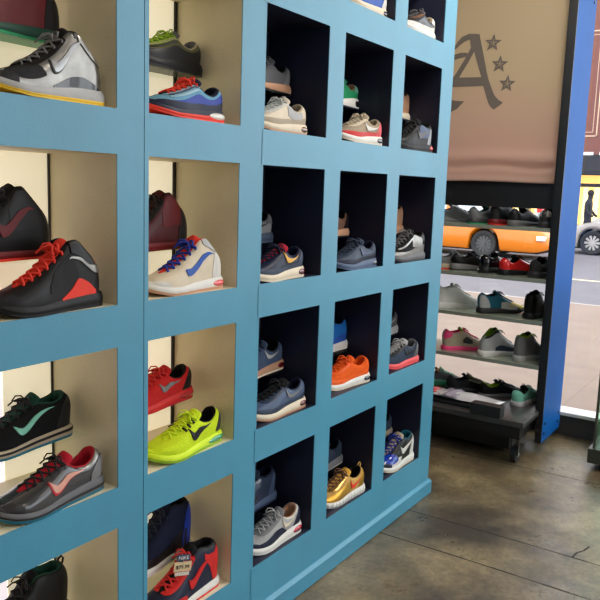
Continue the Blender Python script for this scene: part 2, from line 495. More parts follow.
# ------------------------------------------------------------------ shoes in the cubbies
YF, YU = .055, .165
FR = 'sneakers on the cubby floors'; UPG = 'sneakers on the glass shelves in the cubbies'
def front(key, gap, label, sp, yaw=0, y=YF):
    c = int(key[1]); r = cx(c)[1]
    make_sneaker(label, FR, (r-gap-.008, y, ZB[key[0]]), PI-R(yaw), sp)
def upper(key, gap, label, sp, yaw=0, y=YU):
    c = int(key[1]); r = cx(c)[1]
    make_sneaker(label, UPG, (r-max(0, gap-.012)-.007, y, ZB[key[0]]+SHZ[key[0]]+.0002), PI-R(yaw), sp)

LOGO_LOW = (.12, .50, .22, .66)
# --- row above the frame top
front('O4', .004, 'blue sneaker with white sole cut off by the top edge of the photo', dict(up='blue', ms='cream', lin='navy', air=('softblack', .06, .2), ov=[('heel_counter', 'heel', 'white')]), 3)
front('O5', .02, 'silver and white sneaker in the top right corner cubby of the blue wall', dict(up='midgrey', mat='metal', ms='white', lin='beige', ov=[('heel_counter', 'heelhi', 'white'), ('mudguard', 'mud', 'white'), ('eyestay', 'eye', 'brown')]), 3)
# --- row A
front('A1', .004, 'metallic silver high-top sneaker with a yellow sole in the top left cubby',
      dict(cut='peak', up='silver', mat='metal', ms='lightgrey', os='yellow', sole=.036, lin='softblack', ton='softblack', lace='grey', tall=.97,
           ov=[('toe_cap', 'toe', 'charcoal', 'leather'), ('vamp_panel', 'vamp', 'charcoal', 'mesh'), ('ankle_panel', [(.02, .62, .97), (.1, .6, .97), (.22, .62, .97), (.32, .7, .97)], 'softblack', 'leather'),
               ('eyestay', 'eye', 'softblack'), ('ankle_wing', [(.05, .42, .5), (.12, .48, .72), (.2, .54, .78), (.28, .62, .8)], 'silver', 'metal', .0028),
               ('quarter_panel', [(.07, .02, .03), (.14, .02, .10), (.26, .02, .13), (.40, .02, .12), (.55, .02, .05)], 'softblack', 'patent')],
           logo=('lightgrey', (.26, .56, .28, .62), 'charcoal'), logomat='metal', band='yellow', bandk=(.0, .25)), 0)
upper('A1', .045, 'dark red sneaker on the glass shelf in the top left cubby', dict(cut='peak', up='darkred', mat='leather', ms='darkgreen', os='green', lin='black', lace='red', tall=1.05,
      ov=[('toe_cap', 'toe', 'black'), ('heel_counter', 'heel', 'softblack', 'leather')]), 0)
front('A2', .03, 'light and royal blue running sneaker with bright red laces and red bubble sole',
      dict(up='sky', mat='mesh', ms='navy', os='hotred', sole=.034, lin='navy', lace='hotred', lr=.003, ton='navy',
           ov=[('mudguard', [(0.02, .0, .62), (.12, 0, .6), (.3, 0, .46), (.5, 0, .40), (.7, 0, .34), (.9, 0, .40), (.985, 0, .44)], 'royal'),
               ('lower_mudguard', 'mud', 'navy', 'leather', .0022), ('eyestay', 'eye', 'paleblue'), ('collar_panel', 'collar', 'navy'),
               ('rib', 'ribs2', 'paleblue', 'leather', .002), ('rib', 'ribs3', 'steel', 'leather', .002)], band='hotred', bandk=(.0, .45), air=('white', .03, .3)), 0)
upper('A2', .012, 'black running sneaker with neon yellow-green lace loops on the upper shelf',
      dict(up='olive', mat='mesh', ms='black', os='black', sole=.036, lin='midgrey', lace='lime', ton='midgrey',
           ov=[('mudguard', [(0.02, .0, .55), (.2, 0, .5), (.45, 0, .42), (.65, 0, .4), (.8, 0, .42), (.985, 0, .5)], 'softblack'),
               ('eyestay', 'eye', 'lime'), ('rib', 'ribs3', 'beige'), ('rib', 'ribs2', 'charcoal'), ('collar_panel', 'collar', 'beige')]), 0)
front('A3', .065, 'off-white leather sneaker with a pale pink sole in a dark cubby',
      dict(up='cream', ms='cream', os='gum', lin='beige', lace='white', ov=[('mudguard', 'mud', 'beige'), ('eyestay', 'eye', 'white'), ('quarter_panel', 'quarter', 'lightgrey')], air=('brown', .07, .2)), 2)
upper('A3', .02, 'grey suede sneaker with pink-tan sole above the off-white sneaker', dict(up='midgrey', ms='gum', os='black', lin='softblack', lace='grey', ov=[('heel_counter', 'heel', 'grey')]), 0)
front('A4', .012, 'red and beige running sneaker with white sole and beige tongue',
      dict(up='beige', mat='mesh', ms='white', os='cream', lin='beige', lace='cream', ov=[('mudguard', 'mud', 'red'), ('heel_counter', 'heel', 'coral'), ('eyestay', 'eye', 'cream')],
           logo=('white', LOGO_LOW), air=('softblack', .07, .22)), 5, .045)
upper('A4', .012, 'bright green sneaker with thick white sole on a dark cubby shelf', dict(up='green', ms='white', os='navy', sole=.044, lin='gum', lace='mint', ov=[('heel_counter', 'heelhi', 'mint')], air=('softblack', .05, .2)), 0)
front('A5', .012, 'black basketball sneaker with a red outsole flash, right end of upper row',
      dict(cut='mid', up='softblack', ms='black', os='black', lin='black', lace='charcoal', ov=[('heel_counter', 'heel', 'charcoal', 'patent'), ('ankle_strap', 'quarter', 'steel')],
           logo=('midgrey', (.14, .5, .2, .6)), air=('hotred', .01, .16)), 8, .04)
upper('A5', .012, 'beige suede heel of a sneaker above the black basketball sneaker', dict(cut='mid', up='tan', ms='cream', lin='brown', lace='brown', os='slate'), 0)
# --- row B
front('B1', .012, 'black high-top basketball sneaker with orange-red laces and tongue',
      dict(cut='peak', up='softblack', ms='black', os='black', sole=.034, lin='softblack', ton='hotred', lace='hotred', lr=.0032, tongue=.018, tab='hotred', tall=1.0,
           ov=[('heel_flash', [(.01, .62, .98), (.05, .6, .98), (.09, .66, .95)], 'hotred', 'mesh', .002), ('silver_streak', [(.02, .46, .62), (.05, .36, .57), (.10, .34, .49), (.18, .38, .47), (.28, .45, .50), (.38, .52, .54)], 'silver', 'metal', .0036), ('ankle_panel', [(.09, .5, .99), (.16, .45, .99), (.26, .5, .99), (.36, .6, .99)], 'black', 'leather', .0045),
               ('sole_flash', [(.10, .0, .06), (.18, 0, .16), (.28, 0, .20), (.36, 0, .10), (.46, 0, .03)], 'hotred', 'leather', .0022),
               ('quarter_panel', [(.30, .2, .3), (.38, .16, .62), (.5, .14, .6), (.58, .2, .36)], 'charcoal', 'mesh', .002),
               ('toe_cap', 'toe', 'charcoal', 'mesh')]), 0)
upper('B1', .082, 'black high-top sneaker with dark red sole line above the orange-laced one', dict(cut='peak', up='black', ms='darkred', os='hotred', sole=.022, lin='black', lace='softblack', tall=1.05,
      ov=[('toe_cap', 'toe', 'softblack'), ('quarter_panel', 'quarter', 'softblack')], logo=('darkred', (.2, .55, .25, .5))), 0)
front('B2', .02, 'cream high-top sneaker with royal blue laces and orange collar trim',
      dict(cut='peak', up='cream', ms='white', os='gum', sole=.034, lin='hotred', ton='hotred', lace='royal', lr=.0034, tab='blue', tall=.92,
           ov=[('heel_counter', 'heel', 'white'), ('ankle_panel', [(.12, .62, .99), (.2, .58, .99), (.28, .6, .99), (.34, .7, .99)], 'lightgrey', 'leather', .0025), ('toe_cap', 'tip', 'white')],
           logo=('blue', (.17, .60, .26, .50)), air=('coral', .02, .22), band='gum', bandk=(0, .2)), 2)
upper('B2', .06, 'dark maroon high-top sneaker on the shelf behind the cream sneaker', dict(cut='peak', up='maroon', ms='darkred', os='darkred', sole=.022, lin='black', lace='black',
      ov=[('heel_counter', 'heel', 'softblack'), ('quarter_panel', 'quarter', 'darkred'), ('eyestay', 'eye', 'softblack')]), 0)
front('B3', .055, 'navy suede sneaker with gold side logo and red lining tab',
      dict(up='navy', ms='cream', os='cream', lin='navy', lace='navy', ton='crimson', sole=.036, ov=[('mudguard', 'mud', 'slate'), ('heel_counter', 'heel', 'slate')],
           logo=('amber', (.13, .46, .26, .84)), air=('darkred', .05, .2)), 1)
upper('B3', .10, 'slate grey sneaker heel above the navy and gold sneaker', dict(up='grey', ms='slate', os='slate', lin='black', lace='grey', ov=[('heel_counter', 'heelhi', 'midgrey')], logo=('black', LOGO_LOW)), 0)
front('B4', .010, 'dark steel-blue running sneaker with grey-blue sole in a dark cubby',
      dict(up='slate', ms='steel', os='steel', lin='navy', lace='slate', logo=('steel', LOGO_LOW), air=('navy', .06, .18), ov=[('mudguard', 'mud', 'navy')]), 4, .045)
upper('B4', .045, 'tan-brown sneaker heel with pale sole above the steel-blue sneaker', dict(up='brown', ms='gum', os='softblack', lin='black', lace='brown', ov=[('heel_counter', 'heel', 'softblack')]), 0)
front('B5', .012, 'black sneaker with shiny silver overlays, middle of the end column',
      dict(cut='mid', up='softblack', mat='mesh', ms='midgrey', os='charcoal', lin='black', lace='grey',
           ov=[('silver_panel', 'quarter', 'silver', 'metal'), ('mudguard', 'mud', 'silver', 'metal'), ('rib', 'ribs2', 'lightgrey', 'metal', .002), ('heel_counter', 'heelhi', 'charcoal')]), 8, .045)
upper('B5', .015, 'plain tan sneaker back above the silver-overlay black sneaker', dict(cut='mid', up='tan', ms='tan', lin='brown', lace='tan', os='gum'), 0)
# --- row C
front('C1', .012, 'dark metallic grey low sneaker with crimson collar and outlined white logo',
      dict(up='charcoal', mat='patent', ms='midgrey', os='teal', sole=.036, lin='crimson', ton='crimson', lace='softblack', tall=1.06,
           ov=[('collar_panel', [(.012, .70, .99), (.1, .66, .99), (.22, .70, .99), (.3, .8, .99)], 'lightgrey', 'metal'),
               ('heel_counter', [(.012, .05, .55), (.06, .05, .62), (.12, .05, .52), (.17, .05, .25)], 'grey', 'leather', .002),
               ('toe_cap', 'toe', 'charcoal', 'leather')], logo=('salmon', (.22, .60, .20, .74), 'crimson'), band='softblack', bandk=(.3, .5)), 0)
upper('C1', .03, 'black low sneaker with mint green side logo on the upper shelf', dict(cut='mid', up='black', mat='mesh', ms='beige', os='teal', sole=.030, lin='darkgreen', lace='softblack', ton='darkgreen', tall=.92,
      logo=('mint', (.22, .62, .25, .72)), band='black', bandk=(.5, .75), ov=[('heel_counter', 'heel', 'softblack')]), 0)
front('C2', .012, 'neon yellow running sneaker with black side logo and green bubble sole',
      dict(up='neon', mat='mesh', ms='neon', os='lime', sole=.032, lin='black', ton='neon', lace='neon', tall=1.02,
           ov=[('heel_counter', [(.012, .1, .62), (.06, .1, .66), (.10, .1, .5), (.14, .1, .2)], 'charcoal'), ('lace_loop', [(.465, .72, .96), (.48, .72, .96)], 'black', 'leather', .0045),
               ('lace_loop', [(.525, .70, .95), (.54, .70, .95)], 'black', 'leather', .0045), ('lace_loop', [(.585, .68, .95), (.60, .68, .95)], 'black', 'leather', .0045)],
           logo=('black', (.20, .56, .16, .80)), air=('green', .03, .3), lug=0, band='lime', bandk=(.0, .3)), 0)
upper('C2', .035, 'deep red running sneaker with grey side logo above the neon yellow one', dict(up='red', mat='mesh', ms='red', os='crimson', sole=.034, lin='black', lace='red', ton='red', tall=1.0,
      logo=('grey', (.22, .55, .22, .7)), ov=[('heel_counter', 'heel', 'softblack')], air=('crimson', .03, .3)), 0)
front('C3', .012, 'denim blue running sneaker with beige sole and red sole window',
      dict(up='steel', ms='cream', os='gum', lin='navy', ton='softblack', lace='softblack', ov=[('mudguard', 'mud', 'slate'), ('eyestay', 'eye', 'slate')], logo=('grey', (.12, .44, .3, .72)), air=('darkred', .06, .2)), 5)
upper('C3', .012, 'faded blue-grey sneaker with a tan sole above the denim blue one', dict(up='steel', mat='mesh', ms='tan', os='cream', lin='softblack', lace='slate', logo=('lightgrey', (.14, .44, .3, .72)), air=('darkred', .06, .2)), 2)
front('C4', .012, 'bright orange running sneaker with a white sole',
      dict(up='orange', mat='mesh', ms='white', os='cream', lin='orange', ton='orange', lace='orange', ov=[('mudguard', 'mud', 'orange'), ('eyestay', 'eye', 'orange')], air=('softblack', .06, .2)), 13, .045)
upper('C4', .012, 'cobalt blue sneaker with white sole behind the bright orange one', dict(up='skyblue', mat='mesh', ms='white', os='white', lin='navy', lace='blue', cut='mid', ov=[('mudguard', 'mud', 'blue')]), 8)
front('C5', .012, 'grey running sneaker with a coral pink sole',
      dict(up='slate', mat='mesh', ms='coral', os='coral', sole=.028, lin='midgrey', ton='lightgrey', lace='lightgrey', ov=[('eyestay', 'eye', 'charcoal'), ('heel_counter', 'heel', 'midgrey')], logo=('softblack', LOGO_LOW)), 8, .045)
upper('C5', .012, 'charcoal sneaker with pale grey sole above the coral-soled sneaker', dict(up='midgrey', mat='mesh', ms='lightgrey', os='lightgrey', lin='softblack', lace='grey', logo=('silver', LOGO_LOW)), 3)
# --- row D
upper('D1', .045, 'black high-top sneaker in the bottom left cubby', dict(cut='high', up='black', ms='softblack', os='black', lin='darkgreen', lace='black', tall=.98, tab='black'), 0)
front('D2', .012, 'black and red high-top sneaker with red laces wearing a price tag',
      dict(cut='high', up='navy', ms='white', os='red', sole=.030, lin='softblack', ton='softblack', lace='red', lr=.0034, tall=.98,
           ov=[('toe_cap', 'tip', 'red'), ('mudguard', [(.55, .0, .12), (.65, 0, .24), (.8, 0, .38), (.985, 0, .5)], 'red'), ('heel_counter', [(.012, .02, .68), (.06, .02, .7), (.12, .02, .6), (.19, .3, .6), (.27, .5, .66)], 'red'),
               ('eyestay', 'eye', 'red'), ('ankle_panel', [(.012, .76, .98), (.1, .74, .98), (.22, .76, .98), (.34, .8, .98)], 'softblack')],
           logo=('red', (.20, .52, .2, .48))), 3)
upper('D2', .03, 'navy and black high-top sneaker with a white sole behind the price tag', dict(cut='high', up='navy', mat='mesh', ms='white', os='white', sole=.02, lin='black', lace='navy', tall=1.08,
      ov=[('mudguard', 'mud', 'softblack'), ('heel_counter', 'heel', 'royal')]), 0)
front('D3', .010, 'white, grey and navy running sneaker with a red sole window',
      dict(up='lightgrey', mat='mesh', ms='white', os='white', lin='gum', ton='grey', lace='lightgrey', sole=.038,
           ov=[('mudguard', [(.35, .0, .1), (.45, 0, .3), (.6, 0, .42), (.75, 0, .34), (.985, 0, .3)], 'navy'), ('heel_counter', 'heel', 'navy'), ('collar_panel', 'collar', 'white'), ('eyestay', 'eye', 'grey'), ('toe_cap', 'tip', 'navy')],
           logo=('cream', (.16, .42, .25, .7)), air=('crimson', .05, .24)), 6)
upper('D3', .03, 'dark slate blue sneaker above the white and navy one', dict(cut='mid', up='slate', mat='patent', ms='steel', os='navy', lin='navy', lace='navy', ov=[('rib', 'ribs2', 'steel'), ('heel_counter', 'heel', 'steel', 'patent')]), 4)
front('D4', .012, 'metallic gold running sneaker with red side logo and grooved white sole',
      dict(up='gold', mat='mesh', ms='white', os='lightgrey', lug=1, lin='black', ton='amber', lace='brown', sole=.032, tab='gold', tall=1.05,
           ov=[('mudguard', [(.4, 0, .3), (.55, 0, .5), (.75, 0, .5), (.985, 0, .42)], 'amber', 'metal'), ('eyestay', 'eye', 'gold', 'metal'), ('heel_counter', 'heel', 'amber', 'metal')], logo=('hotred', (.16, .40, .18, .56))), 9, .045)
upper('D4', .012, 'dark grey sneaker with light grey sole above the gold one', dict(up='slate', mat='mesh', ms='grey', os='lightgrey', lin='navy', lace='slate'), 4)
front('D5', .0, 'black, white and purple-blue sneaker in the bottom corner cubby',
      dict(cut='mid', up='softblack', ms='white', os='cream', lin='teal', ton='beige', lace='royal', sole=.034, tall=1.05, wide=1.1,
           ov=[('mudguard', [(.5, 0, .2), (.65, 0, .34), (.8, 0, .5), (.985, 0, .62)], 'white'), ('toe_cap', [(.80, .04, .2), (.87, .04, .36), (.95, .04, .42)], 'navy', 'leather', .003), ('vamp_panel', 'vamp', 'royal', 'patent', .002), ('heel_counter', 'heel', 'white')],
           logo=('white', LOGO_LOW)), 6, .05)
upper('D5', .012, 'dark teal sneaker in shade in the bottom corner cubby', dict(up='slate', mat='mesh', ms='beige', lin='black', lace='navy', os='navy'), 4)

# price tag hanging on the red and black sneaker
tg = thing('price_tag', 'small cream price tag on the laces of the black and red high-top', 'price tag', (1.500, .022, .345), 0)
tr = Matrix.Scale(1.2, 4) @ Matrix.Rotation(R(-28), 4, 'Z') @ Matrix.Rotation(R(6), 4, 'Y')
def tagpart(nm, bm, m):
    bmesh.ops.transform(bm, matrix=tr, verts=bm.verts); return obj(nm, bm, m, tg)
tagpart('tag_card', B(-.022, .022, -.0005, .0005, -.010, .014, bev=0), mat('tag_card', (.78, .62, .38), .6))
tagpart('logo_strip', B(-.017, .017, -.0005, .0005, .016, .032, bev=0), mat('tag_blue', (.05, .07, .14), .4))
tagpart('lower_strip', B(-.018, .018, -.0005, .0005, -.021, -.012, bev=0), mat('tag_white', (.75, .7, .62), .6))
bm = bmesh.new(); tube(bm, [(-.004, .003, .034), (0, -.002, .02), (0, -.002, .002), (.002, .004, -.02)], .0006, 5)
tagpart('string', bm, mat('tag_string', (.6, .5, .4), .8))
def text_mesh(name, s, size, m, parent, mtx, depth=.0004):
    cu = bpy.data.curves.new(name, 'FONT'); cu.body = s; cu.size = size; cu.extrude = depth; cu.align_x = 'CENTER'; cu.align_y = 'CENTER'
    o = bpy.data.objects.new(name, cu); COL.objects.link(o)
    dg = bpy.context.evaluated_depsgraph_get(); me = bpy.data.meshes.new_from_object(o.evaluated_get(dg))
    bpy.data.objects.remove(o); me.transform(mtx); me.materials.append(m)
    n = bpy.data.objects.new(name, me); COL.objects.link(n); n.parent = parent
    return n
RX = Matrix.Rotation(PI/2, 4, 'X')
text_mesh('price_text', '$79.99', .0125, mat('ink', (.02, .015, .02), .6), tg, tr @ Matrix.Translation((0, -.0012, .001)) @ RX)
text_mesh('logo_text', 'NIKE', .012, mat('ink_white', (.8, .8, .8), .6), tg, tr @ Matrix.Translation((0, -.0012, .024)) @ RX)

# ------------------------------------------------------------------ room shell
def concrete():
    m = bpy.data.materials.new('worn_polished_concrete'); m.use_nodes = True; nt = m.node_tree; b = nt.nodes['Principled BSDF']
    tc = nt.nodes.new('ShaderNodeTexCoord')
    def noise(sc, det=8, rg=.6):
        n = nt.nodes.new('ShaderNodeTexNoise'); n.inputs['Scale'].default_value = sc; n.inputs['Detail'].default_value = det
        n.inputs['Roughness'].default_value = rg; nt.links.new(tc.outputs['Object'], n.inputs['Vector']); return n
    def ramp(src, p0, c0, p1, c1):
        r = nt.nodes.new('ShaderNodeValToRGB'); e = r.color_ramp.elements
        e[0].position = p0; e[0].color = (*c0, 1); e[1].position = p1; e[1].color = (*c1, 1)
        nt.links.new(src, r.inputs['Fac']); return r
    def mix(f, a, b_, mode='MIX'):
        x = nt.nodes.new('ShaderNodeMix'); x.data_type = 'RGBA'; x.blend_type = mode
        if isinstance(f, float): x.inputs[0].default_value = f
        else: nt.links.new(f, x.inputs[0])
        nt.links.new(a, x.inputs[6]); nt.links.new(b_, x.inputs[7]); return x.outputs[2]
    a = ramp(noise(1.6).outputs['Fac'], .38, (.075, .056, .038), .62, (.42, .32, .18))
    c = ramp(noise(9, 10, .75).outputs['Fac'], .35, (.35, .33, .30), .7, (1, 1, 1))
    col = mix(.8, a.outputs[0], c.outputs[0], 'MULTIPLY')
    d = ramp(noise(38, 6, .8).outputs['Fac'], .4, (.55, .52, .5), .62, (1.1, 1.1, 1.05))
    col = mix(.6, col, d.outputs[0], 'MULTIPLY')
    # blotchy dark stains
    e = ramp(noise(3.1, 12, .85).outputs['Fac'], .60, (0, 0, 0), .66, (1, 1, 1))
    dark = nt.nodes.new('ShaderNodeRGB'); dark.outputs[0].default_value = (.035, .022, .016, 1)
    fm = nt.nodes.new('ShaderNodeMath'); fm.operation = 'MULTIPLY'; fm.inputs[1].default_value = .6
    nt.links.new(e.outputs[0], fm.inputs[0])
    col = mix(fm.outputs[0], col, dark.outputs[0])
    nt.links.new(col, b.inputs['Base Color'])
    rr = ramp(noise(4, 8, .7).outputs['Fac'], .3, (.22,)*3, .75, (.5,)*3)
    nt.links.new(rr.outputs[0], b.inputs['Roughness'])
    b.inputs['Specular IOR Level'].default_value = .6
    bp = nt.nodes.new('ShaderNodeBump'); bp.inputs['Strength'].default_value = .25; bp.inputs['Distance'].default_value = .003
    nt.links.new(noise(30, 8, .8).outputs['Fac'], bp.inputs['Height']); nt.links.new(bp.outputs['Normal'], b.inputs['Normal'])
    return m
struct('floor', B(-3.5, 4.60, -5.5, 2.5, -.12, 0), concrete())
# saw-cut joints and a crack in the slab
bm = bmesh.new()
jm = mat('floor_joint_dirt', (.018, .014, .012), .8)
for X, w in ((2.69, .0035), (2.975, .003), (3.85, .003)):
    pts = [(X+.006*math.sin(y*3.1+X), y) for y in [-3+i*.1 for i in range(48)]]
    for (x0, y0), (x1, y1) in zip(pts, pts[1:]):
        wa = w*(.6+.5*abs(math.sin(y0*17+X)))
        bm.faces.new([bm.verts.new(p) for p in ((x0-wa, y0, .0006), (x0+wa, y0, .0006), (x1+wa, y1, .0006), (x1-wa, y1, .0006))])
pts = [(2.98, -.74), (3.03, -.745), (3.07, -.765), (3.12, -.775)]
for (x0, y0), (x1, y1) in zip(pts, pts[1:]):
    bm.faces.new([bm.verts.new(p) for p in ((x0, y0-.004, .0007), (x1, y1-.004, .0007), (x1, y1+.004, .0007), (x0, y0+.004, .0007))])
struct('trim_1', bm, jm)
struct('ceiling', B(-3.5, 4.60, -5.5, 2.5, 3.3, 3.4), M['plaster'])
bm = bmesh.new(); box(bm, -3.5, .6, -5.6, -5.5, 0, 3.3); box(bm, .6, 4.60, -5.6, -5.5, 0, .4); box(bm, .6, 4.60, -5.6, -5.5, 3.0, 3.3)
struct('wall_back', bm, M['plaster'])
bm = bmesh.new()
for x in (.6, 2.0, 3.4, 4.5): box(bm, x, x+.06, -5.58, -5.52, .4, 3.0)
w2_ = struct('added_window', bm, M['blackmetal'])  # unseen window, added so more daylight reaches the blue wall
obj('glass_pane', B(.66, 4.5, -5.554, -5.546, .4, 3.0), glass('window_glass', (.97, .98, .98), .1), w2_)  # pane of the added window
struct('wall_left', B(-3.6, -3.5, -5.5, 2.5, 0, 3.3), M['plaster'])
struct('wall_right', B(-3.5, 4.60, 2.5, 2.6, 0, 3.3), M['darkwall'])
struct('wall_partition', B(-3.5, 3.19, .283, .38, 0, 3.3), M['darkwall'])
# shop window
WX = 4.55
struct('wall_front', B(WX, WX+.10, -5.5, 2.5, 0, .128), M['sill'])
bm = bmesh.new(); box(bm, WX-.02, WX+.12, -5.5, 2.5, .128, .150, bev=.004)
struct('trim_2', bm, M['alum'])
bm = bmesh.new()
for y in (-5.5, -2.9, 1.3, 2.44): box(bm, WX+.02, WX+.08, y, y+.06, .15, 3.16)
box(bm, WX+.02, WX+.08, -5.5, 2.5, 3.16, 3.3)
win = struct('window_1', bm, M['blackmetal'])
pane = obj('glass_pane', B(WX+.045, WX+.053, -5.5, 2.5, .15, 3.16), glass('window_glass', (.97, .98, .98), .1), win)

# unseen ceiling lights, added to brighten the room
FILL_LAMP = mat('fill_diffuser', (1, .95, .88), .4, emit=2.5)
i = 0
for (x, y, lb) in ((.5, -2.1, 'added rectangular ceiling light panel in front of the left cubbies'), (3.0, -1.0, 'added rectangular ceiling light panel in front of the dark cubbies'),
                   (.6, -3.9, 'added rectangular ceiling light panel behind the photographer'), (2.9, -3.9, 'added rectangular ceiling light panel far from the blue wall')):
    t = thing('added_ceiling_light', lb, 'light', (x, y, 3.3), 0, 'added ceiling light panels')
    bm = bmesh.new(); box(bm, -.62, .62, -.32, .32, -.05, -.001); obj('added_housing', bm, M['alum'], t)
    obj('added_diffuser', B(-.58, .58, -.28, .28, -.056, -.050), FILL_LAMP, t)
    ld = bpy.data.lights.new('fill_panel_lamp', 'AREA'); ld.shape = 'RECTANGLE'; ld.size = 1.1; ld.size_y = .5; ld.energy = 34 if x == 3.0 else 10; ld.color = (1, .93, .84)
    lo = bpy.data.objects.new('fill_panel_lamp', ld); COL.objects.link(lo); lo.parent = t; lo.location = (0, 0, -.07)

t = thing('added_spotlight', 'unseen spot lamp added to brighten the canvas banner', 'light', (2.2, -.55, 3.3))  # unseen lamp, added to brighten the banner
bm = bmesh.new(); cyl(bm, Vector((0, 0, -.06)), .012, .12, 'z', 12); cyl(bm, Vector((0, 0, -.005)), .05, .01, 'z', 20); obj('added_stem', bm, M['blackmetal'], t)
bm = bmesh.new(); cyl(bm, Vector((0, 0, 0)), .045, .14, 'z', 24, r2=.03)
dv = Vector((4.15, .3, 2.2))-Vector((2.2, -.55, 3.15)); q4 = dv.to_track_quat('-Z', 'Y').to_matrix().to_4x4()
bmesh.ops.transform(bm, matrix=Matrix.Translation((0, 0, -.15)) @ q4, verts=bm.verts); obj('added_lamp_head', bm, M['blackmetal'], t)
ld = bpy.data.lights.new('fill_spot_lamp', 'SPOT'); ld.energy = 80; ld.spot_size = R(62); ld.spot_blend = .8; ld.shadow_soft_size = .05; ld.color = (1, .9, .74)
lo = bpy.data.objects.new('fill_spot_lamp', ld); COL.objects.link(lo); lo.parent = t; lo.matrix_local = Matrix.Translation(Vector((0, 0, -.15))+dv.normalized()*.085) @ q4

# ------------------------------------------------------------------ display rack by the window
RK = thing('display_rack', 'royal blue rolling display rack with glass shelves by the shop window', 'display rack', (4.1, .3, 0))
RI = Matrix.Translation((-4.1, -.3, 0))
def rk(nm, bm, m, parent=RK, **k):
    bmesh.ops.transform(bm, matrix=RI, verts=bm.verts); return obj(nm, bm, m, parent, **k)
YR, YL = -.255, .93
rk('side_panel', B(4.094, 4.47, YR-.036, YR, .072, 2.72), M['rackblue'])
rk('panel_edge', B(4.086, 4.0939, YR-.036, YR, .072, 2.72), M['black'])
rk('side_panel', B(4.094, 4.47, YL, YL+.036, .072, 2.72), M['rackblue'])
rk('inner_upright', B(4.10, 4.45, YR+.0005, YR+.014, .26, 2.70), M['black'])
for x, z in ((4.13, .12), (4.14, .175), (4.41, .125), (4.42, .18), (4.13, 2.5), (4.42, 2.5)):
    bm = bmesh.new(); cyl(bm, Vector((x, YR-.0375, z)), .008, .006, 'y', 12); rk('bolt', bm, M['blackmetal'])
rk('platform', B(3.80, 4.45, YR-.012+.0, YL, .225, .256, bev=.003), M['platform'])
rk('platform_base', B(3.86, 4.45, YR+.02, YL, .150, .225), M['black'])
rk('lower_box', B(3.98, 4.30, YR+.11, YL-.1, .035, .150), M['black'])
rk('header_board', B(4.16, 4.18, YR+.014, YL, 1.372, 1.530), M['black'])
rk('latch_block', B(3.788, 3.86, -.145, .025, .2562, .318, bev=.004), M['black'])
for z, nm in ((1.268, 'a'), (.987, 'b'), (.752, 'c'), (.503, 'd')):
    g = rk('glass_shelf', B(4.10, 4.44, YR+.014, YL, z-.012, z, bev=.001), mat('green_shelf_glass', (.30, .34, .26), .15, noise=.12, nscale=8, spec=.8))
    rk('edge_rail', B(4.092, 4.0995, YR+.014, YL, z-.018, z+.0025), mat('dull_shelf_rail', (.30, .32, .26), .3, metal=.3), g)
for (x, y) in ((3.90, -.205), (4.36, -.205), (3.90, .84), (4.36, .84)):
    bm = bmesh.new(); box(bm, x-.03, x+.03, y-.03, y+.03, .140, .150); box(bm, x-.012, x+.030, y-.020, y-.016, .04, .142); box(bm, x-.012, x+.030, y+.016, y+.020, .04, .142)
    c = rk('caster', bm, M['blackmetal'])
    bm = bmesh.new(); cyl(bm, Vector((x+.008, y, .045)), .045, .028, 'y', 28); rk('caster_wheel', bm, M['black'], c, smooth=True, sharp=40)
    bm = bmesh.new(); cyl(bm, Vector((x+.008, y, .045)), .012, .042, 'y', 16); rk('axle', bm, M['steelm'], c)

# banner (canvas)
def canvas():
    m = bpy.data.materials.new('tan_canvas'); m.use_nodes = True; nt = m.node_tree; b = nt.nodes['Principled BSDF']
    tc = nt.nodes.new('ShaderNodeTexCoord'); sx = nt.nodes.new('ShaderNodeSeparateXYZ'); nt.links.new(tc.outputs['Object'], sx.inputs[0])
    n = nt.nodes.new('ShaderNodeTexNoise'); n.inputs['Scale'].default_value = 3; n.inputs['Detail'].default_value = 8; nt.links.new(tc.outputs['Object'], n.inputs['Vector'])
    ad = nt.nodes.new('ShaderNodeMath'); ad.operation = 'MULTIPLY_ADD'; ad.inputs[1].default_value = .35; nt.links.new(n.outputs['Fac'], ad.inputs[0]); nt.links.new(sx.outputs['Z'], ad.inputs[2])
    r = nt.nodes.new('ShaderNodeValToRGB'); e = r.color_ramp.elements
    e[0].position = .36; e[0].color = (.60, .42, .35, 1); e[1].position = .78; e[1].color = (.57, .47, .33, 1)  # pinkish hem to tan top: shift of the light painted into the cloth
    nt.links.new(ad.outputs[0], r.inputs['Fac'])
    n2 = nt.nodes.new('ShaderNodeTexNoise'); n2.inputs['Scale'].default_value = 180; nt.links.new(tc.outputs['Object'], n2.inputs['Vector'])
    mx = nt.nodes.new('ShaderNodeMix'); mx.data_type = 'RGBA'; mx.blend_type = 'OVERLAY'; mx.inputs[0].default_value = .35
    nt.links.new(r.outputs[0], mx.inputs[6]); nt.links.new(n2.outputs['Color'], mx.inputs[7])
    nt.links.new(r.outputs[0], b.inputs['Base Color']); b.inputs['Roughness'].default_value = .85
    tr_n = nt.nodes.new('ShaderNodeBsdfTranslucent'); nt.links.new(r.outputs[0], tr_n.inputs['Color'])
    ms = nt.nodes.new('ShaderNodeMixShader'); ms.inputs[0].default_value = .5
    nt.links.new(b.outputs[0], ms.inputs[1]); nt.links.new(tr_n.outputs[0], ms.inputs[2]); nt.links.new(ms.outputs[0], nt.nodes['Material Output'].inputs[0])
    bp = nt.nodes.new('ShaderNodeBump'); bp.inputs['Strength'].default_value = .4; bp.inputs['Distance'].default_value = .002
    nt.links.new(n2.outputs['Fac'], bp.inputs['Height']); nt.links.new(bp.outputs['Normal'], b.inputs['Normal'])
    return m
BX = 4.142
bn = thing('canvas_banner', 'tan canvas banner printed with a blackletter A and three stars', 'banner', (BX, .3, 1.512))
bm = bmesh.new()
